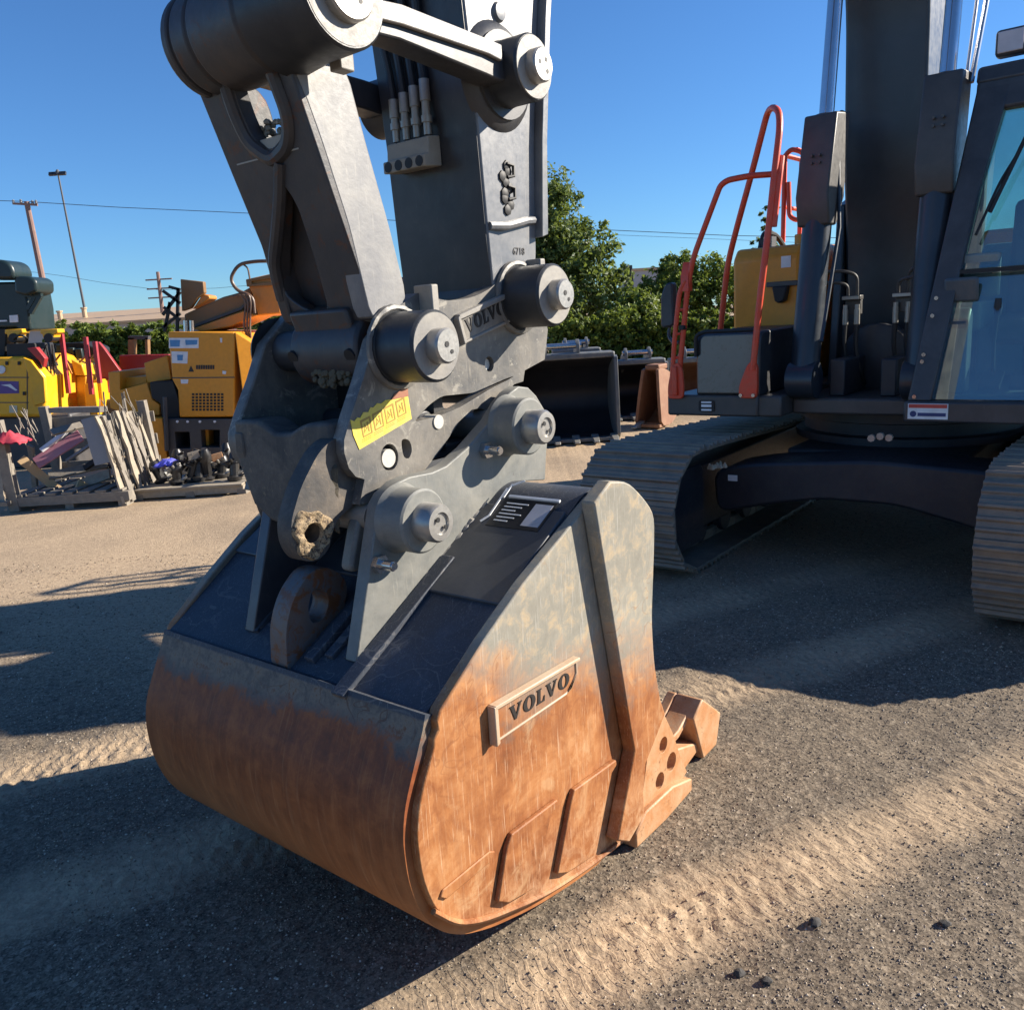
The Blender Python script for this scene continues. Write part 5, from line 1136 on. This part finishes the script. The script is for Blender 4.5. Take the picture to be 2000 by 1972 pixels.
for x0 in (347, 367, 391, 420):
    q = MB(mc); c_ = at(x0, 823, YM-.02); q.cyl(c_+Vector((0, -.02, 0)), c_+Vector((0, .02, 0)), .016, 8); q.build('frame_bolt', m_sw, fr)
b = MB(mc); b.box((-4.3, -2.9), (YM+.1, YM+1.5), (-.02, .22)); b.build('crawler', m_black, mc, bevel=.03)
cv = pp(mc, 'conveyor_chute', mc, m_belt, [(359, 614), (435, 580), (472, 570), (488, 561), (495, 583), (474, 608), (378, 642), (362, 646)], YM+.5, .9, .02)
pp(mc, 'chute_belly', cv, m_org, [(376, 642), (474, 607), (503, 615), (452, 638), (395, 648)], YM+.42, .9, .015)
pp(mc, 'chute_rail', cv, m_frame, [(362, 640), (470, 600), (490, 580), (491, 584), (471, 605), (364, 645)], YM+.47, .04, 0)
pp(mc, 'chute_end', cv, m_org, [(478, 546), (523, 536), (545, 545), (548, 612), (503, 617), (493, 575)], YM+.45, .9, .02)
MB(mc).prism(PX([(480, 548), (525, 536), (560, 530), (560, 556), (482, 560)], YM+.4), YM+.4, YM+.45, holes=[PX([(491, 549), (545, 541), (545, 549), (491, 555)], YM+.4)]).build('guard_frame', m_belt, cv, bevel=.006)
pp(mc, 'upright_panel', mc, m_belt, [(352, 545), (397, 550), (399, 572), (385, 582), (372, 602), (355, 608)], YM+.45, .10)
pp(mc, 'upright_edge', mc, m_org, [(396, 574), (408, 577), (410, 583), (388, 598), (376, 604)], YM+.5, .3)
hl = MB(mc)
hl.tube(fillet([at(x, y, YM+.3) for x, y in ((548, 510), (500, 510), (465, 516), (449, 545), (463, 568), (494, 578), (497, 612))], .12, 5), .022, 8); hl.tube(fillet([at(x, y, YM+.3) for x, y in ((470, 514), (484, 522), (488, 545))], .06, 4), .012, 6)
for k in range(3): hl.tube(fillet([at(x, y, YM+.28) for x, y in ((455+9*k, 580), (470+8*k, 574), (480+5*k, 590), (476+6*k, 640), (484+3*k, 660))], .08, 4), .014, 6)
hl.build('hydraulic_hose', paint('hose_brown', (.10, .05, .03), amt=.4), mc)
b = MB(mc)
for (x0, y0), (x1, y1) in (((318, 568), (352, 592)), ((352, 570), (318, 615)), ((320, 600), (352, 625)), ((348, 562), (346, 648)), ((332, 590), (322, 648)), ((318, 640), (352, 612)), ((330, 560), (352, 566))):
    b.beam(at(x0, y0, YM+.3), at(x1, y1, YM+.3), .035, .035)
b.build('platform_rails', m_black, mc)
for x0 in (362, 374): b = MB(mc); b.cyl(at(x0, 626, YM+.2), at(x0+1, 648, YM+.2), .03, 10); b.build('exhaust_pipe', m_chrome, mc)

YP = 12.0
pv = Root('paver', 'bright yellow paver with dark seats and purple label at the left edge', 'paver', (-6.9, 12.8, 0))
hd = pp(pv, 'hood', pv, m_yel2, [(-60, 700), (0, 697), (42, 696), (58, 702), (86, 736), (90, 800), (94, 815), (-60, 815)], YP, 1.4, .05, seg=3)
pp(pv, 'hood_facet', hd, m_yel2, [(44, 698), (60, 704), (86, 738), (89, 786), (66, 793), (56, 735)], YP-.03, .05, .01)
lb = pp(pv, 'label', hd, m_purp, [(-8, 744), (36, 745), (37, 768), (-8, 769)], YP-.006, .007, 0)
pp(pv, 'label_stripe', lb, m_sw, [(2, 752), (20, 750), (34, 762), (30, 763), (16, 755)], YP-.009, .003, 0)
pp(pv, 'lamp', hd, m_sw, circ(2, 722, 8, 16), YP-.02, .03, 0)
pp(pv, 'hood_plate', hd, plain('plate_cream', (.55, .50, .35), .5), [(18, 792), (33, 792), (34, 806), (18, 806)], YP-.006, .007, 0)
b = MB(pv); b.box((-7.8, -6.2), (YP+.1, YP+1.4), (-.02, .75)); b.build('chassis', m_frame, pv, bevel=.04)
st_ = pp(pv, 'operator_station', pv, m_seat, [(-60, 552), (46, 550), (56, 600), (60, 645), (40, 648), (30, 640), (-60, 640)], YP+.3, .7, .03)
pp(pv, 'dark_console', st_, m_black, [(-60, 640), (14, 640), (10, 697), (-60, 697)], YP+.35, .6, .02)
pp(pv, 'seat_back', st_, m_seat, fillet([(-40, 505), (4, 507), (20, 515), (27, 532), (25, 545), (-40, 545)], 8, 3, True), YP+.1, .5, .05)
pp(pv, 'seat_back', st_, m_seat, fillet([(26, 538), (58, 540), (70, 548), (71, 570), (50, 578), (28, 572)], 6, 3, True), YP+.15, .5, .05)
b = MB(pv); b.beam(at(60, 612, YP+.3), at(80, 577, YP+.3), .06, .05); b.beam(at(54, 604, YP+.3), at(70, 577, YP+.3), .05, .05); b.beam(at(45, 574, YP+.3), at(82, 578, YP+.3), .07, .07); b.build('arm_rest', m_seat, st_)
pp(pv, 'white_tag', st_, m_sw, [(18, 616), (34, 615), (35, 629), (19, 630)], YP+.28, .02, 0)
pp(pv, 'grab_bar', st_, m_sw, [(-20, 626), (13, 625), (13, 628), (-20, 629)], YP+.28, .02, 0)
for x0 in (9, 78):
    lp = pp(pv, 'work_lamp', pv, m_yel2, [(x0, 644), (x0+34, 642), (x0+35, 650), (x0+28, 652), (x0+26, 660), (x0+6, 660), (x0+4, 652), (x0, 652)], YP+.2, .2, .01)
    pp(pv, 'lamp_glass', lp, m_black, circ(x0+16, 660, 9, 16), YP+.18, .2, 0)
for x0, y0, x1, y1 in ((-60, 736, 86, 737), (52, 702, 54, 812), (-60, 785, 56, 786)):
    pp(pv, 'panel_seam', hd, m_frame, [(x0, y0), (x1, y0+.3), (x1, y1+1), (x0, y1+1)] if x1-x0 > 5 else [(x0, y0), (x1, y0), (x1, y1), (x0, y1)], YP-.004, .008, 0)
for x0, y0 in ((44, 765), (44, 800), (10, 706), (34, 706)): pp(pv, 'hood_latch', hd, m_black, [(x0, y0), (x0+5, y0), (x0+5, y0+7), (x0, y0+7)], YP-.02, .03, .003)
q = MB(pv)
for k in range(7):
    p = at(70+6*k, 690+4*(k % 3), YP+.25); q.tube(fillet([p+Vector((0, 0, -.25)), p+Vector((.02*(k % 3-1), 0, .02)), p+Vector((.05*(k % 2), -.02, .12))], .03, 3), .010, 6)
q.build('control_lever', m_black, pv)
q = MB(pv); q.tube([at(40+13*math.cos(a), 664+9*math.sin(a), YP+.2+.1*math.sin(a)) for a in [2*PI*k/20 for k in range(21)]], .016, 7); q.build('steering_wheel', m_black, pv)
for k, (x0, y0) in enumerate(((100, 690), (118, 684), (140, 688), (156, 692))):
    q = MB(pv2 if False else pv); p = at(x0, y0, YP+1.3); q.obox(p, ((1, .2, 0), (-.2, 1, 0), (0, 0, 1)), (.05, .05, .07+.02*(k % 2))); q.build('seat_part', m_seat, pv, bevel=.015)
pp(pv, 'control_desk', pv, m_black, fillet([(12, 672), (68, 670), (72, 695), (80, 720), (60, 700), (14, 697)], 3, 2, True), YP+.1, .5, .015)
pp(pv, 'red_cover', pv, m_red, [(52, 680), (70, 678), (88, 700), (84, 718), (76, 705)], YP+.05, .1, .01)
pv2 = Root('paver', 'yellow paver with magenta red posts standing behind the hood at left', 'paver', (-5.8, 13.6, 0))
h2 = pp(pv2, 'hood', pv2, m_yel, [(86, 697), (118, 699), (128, 735), (137, 815), (92, 815)], YP+.8, 1.2, .03)  # duller ochre than the panels, putting the hood's shade into its paint
pp(pv2, 'side_panel', pv2, m_yel2, [(138, 702), (160, 712), (166, 734), (146, 733)], YP+.8, .5, .015)
pp(pv2, 'side_panel', pv2, m_yel2, [(146, 735), (168, 734), (168, 815), (150, 815)], YP+.9, .5, .015)
pp(pv2, 'side_panel', pv2, m_yel2, [(164, 750), (184, 748), (192, 812), (167, 813)], YP+.7, .4, .015)
pp(pv2, 'side_panel', pv2, m_yel2, [(182, 742), (197, 741), (203, 800), (190, 802)], YP+.8, .4, .015)
pp(pv2, 'step_box', pv2, m_yel, [(94, 748), (108, 747), (109, 770), (132, 768), (133, 812), (96, 812)], YP+.62, .3, .01)
b = MB(pv2); b.box((-6.3, -5.5), (YP+.9, YP+1.9), (-.02, .85)); b.build('chassis', m_frame, pv2, bevel=.04)
pp(pv2, 'dark_seat', pv2, m_black, fillet([(84, 672), (160, 668), (188, 680), (186, 700), (88, 700)], 6, 2, True), YP+1.4, .5, .02)
for a_, b_ in (((120, 652), (134, 768)), ((167, 658), (179, 770)), ((185, 667), (195, 748))):
    q = MB(pv2); q.beam(at(*a_, YP+.5), at(*b_, YP+.5), .06, .05); q.build('post', m_post, pv2)
for a_, b_ in (((118, 692), (90, 730)), ((124, 695), (140, 730)), ((170, 693), (155, 708)), ((175, 700), (186, 692))):
    q = MB(pv2); q.beam(at(*a_, YP+.52), at(*b_, YP+.52), .022, .022); q.build('brace', m_org, pv2)
hp = Root('hopper', 'dark red folding hopper wings between the yellow pavers and milling machine', 'hopper', (-5.0, 13.3, 0))
pp(hp, 'wing', hp, m_red, [(191, 667), (204, 682), (236, 727), (212, 728), (212, 768), (202, 768), (194, 727)], YP+1.0, .08)
pp(hp, 'wing', hp, m_red, [(232, 694), (330, 692), (330, 735), (234, 735)], YP+1.4, .08)
pp(hp, 'floor', hp, m_black, [(196, 740), (330, 733), (330, 880), (205, 880)], YP+1.2, .3)
pp(hp, 'frame', hp, m_belt, [(250, 660), (262, 660), (262, 692), (250, 692)], YP+1.3, .1, 0); pp(hp, 'frame', hp, m_belt, [(283, 660), (288, 660), (289, 692), (284, 692)], YP+1.3, .1, 0); pp(hp, 'frame', hp, m_frame, [(250, 656), (289, 656), (289, 663), (250, 663)], YP+1.3, .12, 0)

# broken timber crate with scrap
m_wood = paint('weathered_wood', (.17, .15, .125), dirt=(.32, .28, .22), amt=.7, rough=.9, scale=14, bump=.5)
m_wood2 = paint('pale_splintered_wood', (.26, .22, .165), dirt=(.48, .41, .31), amt=.6, rough=.9, scale=16, bump=.6)
m_wood3 = paint('fresh_plank', (.50, .34, .18), dirt=(.40, .30, .2), amt=.4, rough=.8, scale=12, bump=.3)
YC = 8.85
ct = Root('wooden_crate', 'broken grey timber crate with splintered right side holding scrap', 'crate', (-4.7, 9.3, 0))
wr = random.Random(5)
x0, x1 = at(25, 990, YC).x, at(252, 990, YC).x; yb = YC+.95; H = 1.02
def board(rt, name, p, q, w_, h_, m_, up=(0, 0, 1), parent=None):
    b = MB(rt); b.beam(p, q, w_, h_, up); return b.build(name, m_, parent or rt, bevel=.004)
for y_ in (YC, yb): board(ct, 'base_rail', (x0-.02, y_, .10), (x1+.04, y_, .10), .09, .10, m_wood)
for k in range(7): board(ct, 'base_board', (x0+.08+(x1-x0-.16)*k/6, YC-.04, .165), (x0+.08+(x1-x0-.16)*k/6, yb+.04, .165), .12, .025, m_wood)
for xx in (x0+.05, (x0+x1)/2, x1-.05): board(ct, 'skid', (xx, YC-.03, .03), (xx, yb+.03, .03), .09, .09, m_wood)
board(ct, 'corner_post', (x0+.04, YC-.01, .0), (x0-.01, YC+.02, H-.05), .11, .09, m_wood, (0, 1, 0)); board(ct, 'corner_post', (x0+.04, yb, .1), (x0, yb, H), .09, .09, m_wood, (0, 1, 0)); board(ct, 'corner_post', (x1-.04, yb, .1), (x1-.10, yb, H), .09, .09, m_wood, (0, 1, 0))
board(ct, 'top_rail', (x0+.15, yb-.1, .98), (x1-.22, YC+.25, 1.00), .10, .06, m_wood)
for k in range(3): board(ct, 'back_slat', (x0, yb+.05, .30+.26*k), (x1, yb+.05, .31+.26*k), .02, .12, m_wood)
for k in range(10):
    yy = YC+.02+.094*k; a0 = .06*wr.random(); hh = H*(.80+.18*wr.random()); xx = x1-.005+.045*(k % 2)-.03*wr.random()
    b = MB(ct); wv = .030+.030*wr.random(); top = (xx-.13-a0, yy+.03*wr.random(), hh); vs = []
    n_ = 7
    for i in range(n_+1):
        t = i/n_; w_ = wv*(1-.25*t)*(.7+.6*wr.random()); c_ = Vector((xx, yy, .02)).lerp(Vector(top), t)+Vector((.003*wr.gauss(0, 1), .006*wr.gauss(0, 1), 0)); th = .008+.008*wr.random()
        vs += [(c_.x-th, c_.y-w_, c_.z), (c_.x+th, c_.y-w_, c_.z), (c_.x+th, c_.y+w_, c_.z), (c_.x-th, c_.y+w_, c_.z)]
    fs = [(i*4+j, i*4+(j+1) % 4, i*4+4+(j+1) % 4, i*4+4+j) for i in range(n_) for j in range(4)]+[(3, 2, 1, 0), (n_*4, n_*4+1, n_*4+2, n_*4+3)]
    b.add(vs, fs).build('splintered_slat', m_wood2 if k % 3 == 0 else m_wood, ct, smooth=0)
sp = MB(ct)
for k in range(86):
    yy = YC+.95*wr.random(); zz = .1+.95*wr.random(); c_ = Vector((x1-.02-.12*zz+.06*wr.gauss(0, .6), yy, zz)) if k < 75 else Vector((x0+.1+.2*wr.random(), YC+.5*wr.random(), .75+.25*wr.random()))
    d_ = Vector((wr.gauss(-.12, .25), wr.gauss(0, .3), 1)).normalized()*(.05+.12*wr.random()); sp.beam(c_-d_, c_+d_, .006+.012*wr.random(), .004+.005*wr.random())
sp = sp.build('splinters', m_wood, ct, smooth=0); sp['kind'] = 'stuff'
board(ct, 'front_sheet', at(178, 815, YC+.1), at(205, 905, YC+.06), .22, .02, paint('grey_sheet', (.20, .22, .25), dirt=(.3, .28, .25), amt=.4, rough=.7, scale=8), (0, 1, .2))
for k, (p, q, w_, h_, m_, lab) in enumerate([
    ((40, 895), (128, 968), .10, .02, m_wood3, 'sunlit tan plank leaning in the front of the crate'),
    ((70, 905), (158, 850), .16, .02, paint('pink_board', (.42, .16, .20), dirt=(.4, .34, .32), amt=.5, rough=.7), 'pinkish board slanting across the middle of the crate'),
    ((80, 880), (140, 835), .05, .03, m_sw, 'thin whitish strip above the pinkish board in the crate'),
    ((95, 930), (210, 905), .10, .03, m_wood, 'dark grey plank lying across the crate below the pinkish board'),
    ((120, 960), (215, 925), .12, .03, m_wood2, 'pale broken plank low in the crate at right'),
    ((100, 845), (160, 830), .09, .03, m_wood, 'grey offcut under the crate top rail'),
    ((150, 945), (205, 975), .12, .025, m_wood3, 'short tan board flat on the crate floor'),
    ((60, 870), (70, 960), .08, .03, m_wood, 'upright grey board inside the left front corner of the crate'),
    ((130, 900), (190, 860), .03, .03, m_galv, 'thin bent steel strap among the scrap in the crate'),
    ((165, 915), (215, 880), .06, .04, m_black, 'black bar leaning at the right of the crate scrap')]):
    a_, c_ = at(*p, YC+.22+.05*(k % 5)), at(*q, YC+.42+.05*(k % 4)); mid = (a_+c_)/2
    b = MB(); b.beam(a_-mid, c_-mid, w_, h_, (0, -.8, .6)); o = b.build('scrap_plank' if k != 8 else 'steel_strap', m_, None, bevel=.003); o.location = mid; tag(o, lab, 'scrap wood' if k != 8 else 'strap', 'scrap piled in the crate')
def rag(label, px, py, Y, w_, h_, m_, name, cat, seed):
    rn = random.Random(seed); c_ = at(px, py, Y); b = MB(); vs = []; N = 12
    for i in range(N+1):
        for j in range(N+1):
            u, v = i/N-.5, j/N-.5; s_ = max(0, 1-(2*abs(u))**2.5)*max(0, 1-(2*abs(v))**2.5)
            vs.append((u*w_, v*w_*.8, h_*s_*(.75+.5*noise.noise(Vector((u*5+seed, v*5, 0))))+.03*noise.noise(Vector((u*9, v*9, seed)))))
    fs = [(i*(N+1)+j, i*(N+1)+j+1, (i+1)*(N+1)+j+1, (i+1)*(N+1)+j) for i in range(N) for j in range(N)]
    k = len(vs); vs += [(v[0], v[1], v[2]-.012) for v in vs[:]]; fs += [tuple(reversed([i+k for i in f])) for f in fs[:]]
    o = b.add(vs, fs).build(name, m_, None, smooth=60); o.location = c_; tag(o, label, cat); return o
rag('crumpled red cloth hung over the left corner of the timber crate', 20, 862, YC-.02, .34, .11, paint('red_cloth', (.50, .035, .06), dirt=(.4, .12, .12), amt=.4, rough=.9, scale=10), 'red_cloth', 'cloth', 3)
c2 = Root('timber_panel', 'pale splintered timber panel cut off by the left edge of the photo', 'timber panel', tuple(gpt(5, 985)))
for k in range(3): board(c2, 'slat', at(-14+9*k, 985, YC-.1), at(-20+6*k, 860, YC+.1), .07, .02, m_wood2, (0, 1, .2))
board(c2, 'foot_rail', at(-30, 984, YC-.1), at(18, 983, YC-.1), .08, .05, m_wood)

# pallet of dark drilling tools with a blue rag
plt = Root('wooden_pallet', 'low wooden pallet carrying black tools beside the timber crate', 'pallet', (-3.45, 9.5, 0))
xa, xb = at(268, 970, 9.1).x, at(478, 964, 9.1).x
for yy in (9.12, 9.5, 9.9): board(plt, 'bearer', (xa, yy, .05), (xb, yy, .05), .09, .08, m_wood2)
for k in range(6): board(plt, 'deck_board', (xa, 9.1+.16*k, .105), (xb, 9.1+.16*k, .105), .12, .022, m_wood2)
for t in (.02, .5, .98): board(plt, 'skid_block', (xa+(xb-xa)*t, 9.07, .02), (xa+(xb-xa)*t, 9.95, .02), .10, .06, m_wood)
m_tool = paint('oily_black_steel', (.012, .012, .013), dirt=(.10, .09, .08), amt=.35, rough=.4, scale=20)
kinds = ['black spiked tool on the pallet just right of the blue rag', 'black spiked tool with pale clamp on the pallet', 'taller black tool near the middle of the pallet', 'black tool with rusty cap on the pallet', 'black spiked tool at the right end of the pallet', 'small black tool at the front of the pallet', 'black tool half hidden under the blue rag', 'black tool at the back of the pallet, left side', 'black tool at the back of the pallet, right side']
spots = [(345, 938), (388, 935), (405, 925), (432, 930), (458, 935), (372, 945), (318, 940), (352, 915), (440, 912)]
for k, ((px, py), lab) in enumerate(zip(spots, kinds)):
    p = at(px, py, 9.25+.08*(k % 4)+(.35 if k > 6 else 0)); rt = Root('drilling_tool', lab, 'tool', (p.x, p.y, .117), group='black tools heaped on the pallet')
    h_ = .26+.06*(k % 3); b = MB(rt); b.lathe((p.x, p.y, .117), (.15*wr.gauss(0, 1), .15*wr.gauss(0, 1), 1), [(.075, 0), (.085, .04), (.05, .06), (.055, h_*.6), (.07, h_*.62), (.07, h_*.8), (.035, h_)], 10); b.build('shank', m_tool, rt)
    b = MB(rt)
    for i in range(9):
        a = i*.7; zz = .16+h_*.75*i/9; b.lathe((p.x+.05*math.cos(a), p.y+.05*math.sin(a), zz), (math.cos(a), math.sin(a), .4), [(.022, 0), (.018, .04), (.004, .075)], 7)
    b.build('cutting_teeth', m_tool if k % 3 else m_fit, rt)
    if k in (1, 3): b = MB(rt); b.obox((p.x, p.y-.04, .117+h_*.95), ((1, .3, .2), (-.3, 1, 0), (-.2, 0, 1)), (.06, .03, .04)); b.build('clamp', m_wood2 if k == 1 else m_brust, rt)
rag('bright blue rag draped over tools at the left of the pallet', 330, 906, 9.3, .26, .07, paint('blue_cloth', (.05, .06, .55), dirt=(.5, .5, .75), amt=.5, rough=.9, scale=14), 'blue_rag', 'rag', 8)
b = MB(); b.beam((-.4, 0, 0), (.28, .0, -.06), .10, .05); o = b.build('steel_ramp', m_under, None, bevel=.004); p = at(262, 905, 9.6); o.location = p; tag(o, 'dark rusty angle iron lying between the crate and the pallet', 'angle iron')

# ------------------------------------------------------------------ spare buckets standing in a row
def far_bucket(label, px0, px1, pyt, pyb, Y, dep, m_out, m_in, nt_=5, yaw=0.0, narrow=.0, ears=True):
    a, b_ = at(px0, pyt, Y), at(px1, pyb, Y); X0, X1 = a.x, b_.x; Wd = X1-X0; Hh = a.z; cx = (X0+X1)/2
    rt = Root('spare_bucket', label, 'bucket', (cx, Y, 0), yaw, group='spare buckets parked in a row')
    rt.tf = lambda p: Vector(p)            # local frame: x across, y into the bucket, z up
    pr_ = fillet([(.0, .04), (.15, .02), (dep*.55, .06), (dep*.95, .30*Hh), (dep, .55*Hh), (dep*.75, .85*Hh), (.30, Hh*.97), (.12, Hh)], .22, 4)
    taper = lambda u, z: 1-narrow*z/Hh
    # profile in (y,z) extruded across x
    def sheetx(th, nm, mm):
        mb = MB(rt); P = [Vector(p) for p in pr_]; n_ = len(P); inn = []
        for i in range(n_):
            t = (P[min(i+1, n_-1)]-P[max(i-1, 0)]).normalized(); inn.append(P[i]+Vector((-t.y, t.x))*th)
        poly = [tuple(p) for p in P]+[tuple(p) for p in reversed(inn)]
        vs = [(s_*Wd/2*taper(0, z)-s_*.02, y, z) for s_ in (-1, 1) for y, z in poly]; N = len(poly)
        fs = [(i, (i+1) % N, N+(i+1) % N, N+i) for i in range(N)]+[q for i in range(n_-1) for q in ((i, N-1-i, N-2-i, i+1), (N+i, N+i+1, 2*N-2-i, 2*N-1-i))]
        return mb.add(vs, fs).build(nm, mm, rt, smooth=40)
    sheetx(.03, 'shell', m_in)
    for s_ in (-1, 1):
        mb = MB(rt); side = pr_+[(.04, Hh*.98), (-.02, Hh*.55), (-.06, .10)]; n_ = len(side)
        vs = [(s_*(Wd/2*taper(0, z)+o_), y, z) for o_ in (-.02, .025) for y, z in side]
        fs = [tuple(range(n_)), tuple(range(2*n_-1, n_-1, -1))]+[(i, (i+1) % n_, n_+(i+1) % n_, n_+i) for i in range(n_)]
        mb.add(vs, fs).build('side_plate', m_out, rt, bevel=.004)
    mb = MB(rt); mb.box((-Wd/2, Wd/2), (-.10, .05), (.015, .06)); mb.build('cutting_edge', m_out, rt, bevel=.004)
    for k in range(nt_):
        xx = -Wd/2+.06+(Wd-.12)*k/max(1, nt_-1)
        mb = MB(rt); vs = [(xx-.05, .02, .0), (xx+.05, .02, .0), (xx+.05, .02, .10), (xx-.05, .02, .10), (xx-.035, -.27, .02), (xx+.035, -.27, .02), (xx+.035, -.27, .04), (xx-.035, -.27, .04)]
        mb.add(vs, [(0, 1, 2, 3), (7, 6, 5, 4), (0, 4, 5, 1), (1, 5, 6, 2), (2, 6, 7, 3), (3, 7, 4, 0)]).build('tooth', m_fit, rt, bevel=.006)
    mb = MB(rt); mb.box((-Wd/2*(1-narrow), Wd/2*(1-narrow)), (.10, .42), (Hh-.03, Hh+.05)); mb.build('top_beam', m_out, rt, bevel=.02)
    if ears:
        for s_ in (-1, 1):
            ex = s_*min(.22, Wd*.22)
            mb = MB(rt); ear = fillet([(.12, Hh), (.12, Hh+.16), (.20, Hh+.24), (.30, Hh+.22), (.45, Hh+.10), (.60, Hh+.12), (.70, Hh+.02), (.72, Hh-.2), (.4, Hh-.05)], .05, 3, True)
            n_ = len(ear); vs = [(ex+o_, y, z) for o_ in (-.02, .02) for y, z in ear]
            mb.add(vs, [tuple(range(n_)), tuple(range(2*n_-1, n_-1, -1))]+[(i, (i+1) % n_, n_+(i+1) % n_, n_+i) for i in range(n_)]).build('ear', m_out, rt, bevel=.003)
        w_ = min(.22, Wd*.22); mb = MB(rt); mb.cyl((-w_-.05, .21, Hh+.15), (w_+.05, .21, Hh+.15), .04, 14); mb.build('hinge_pin', m_chrome, rt)
    return rt
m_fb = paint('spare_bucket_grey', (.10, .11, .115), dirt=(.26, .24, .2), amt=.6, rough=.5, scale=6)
m_fi = paint('spare_bucket_shade', (.012, .013, .017), dirt=(.05, .05, .05), amt=.3, rough=.5, scale=6)  # near-black shell colour stands in for the shade inside
m_rb = paint('spare_bucket_rust', (.20, .085, .04), dirt=(.32, .18, .10), amt=.7, rough=.7, scale=8, bump=.3)
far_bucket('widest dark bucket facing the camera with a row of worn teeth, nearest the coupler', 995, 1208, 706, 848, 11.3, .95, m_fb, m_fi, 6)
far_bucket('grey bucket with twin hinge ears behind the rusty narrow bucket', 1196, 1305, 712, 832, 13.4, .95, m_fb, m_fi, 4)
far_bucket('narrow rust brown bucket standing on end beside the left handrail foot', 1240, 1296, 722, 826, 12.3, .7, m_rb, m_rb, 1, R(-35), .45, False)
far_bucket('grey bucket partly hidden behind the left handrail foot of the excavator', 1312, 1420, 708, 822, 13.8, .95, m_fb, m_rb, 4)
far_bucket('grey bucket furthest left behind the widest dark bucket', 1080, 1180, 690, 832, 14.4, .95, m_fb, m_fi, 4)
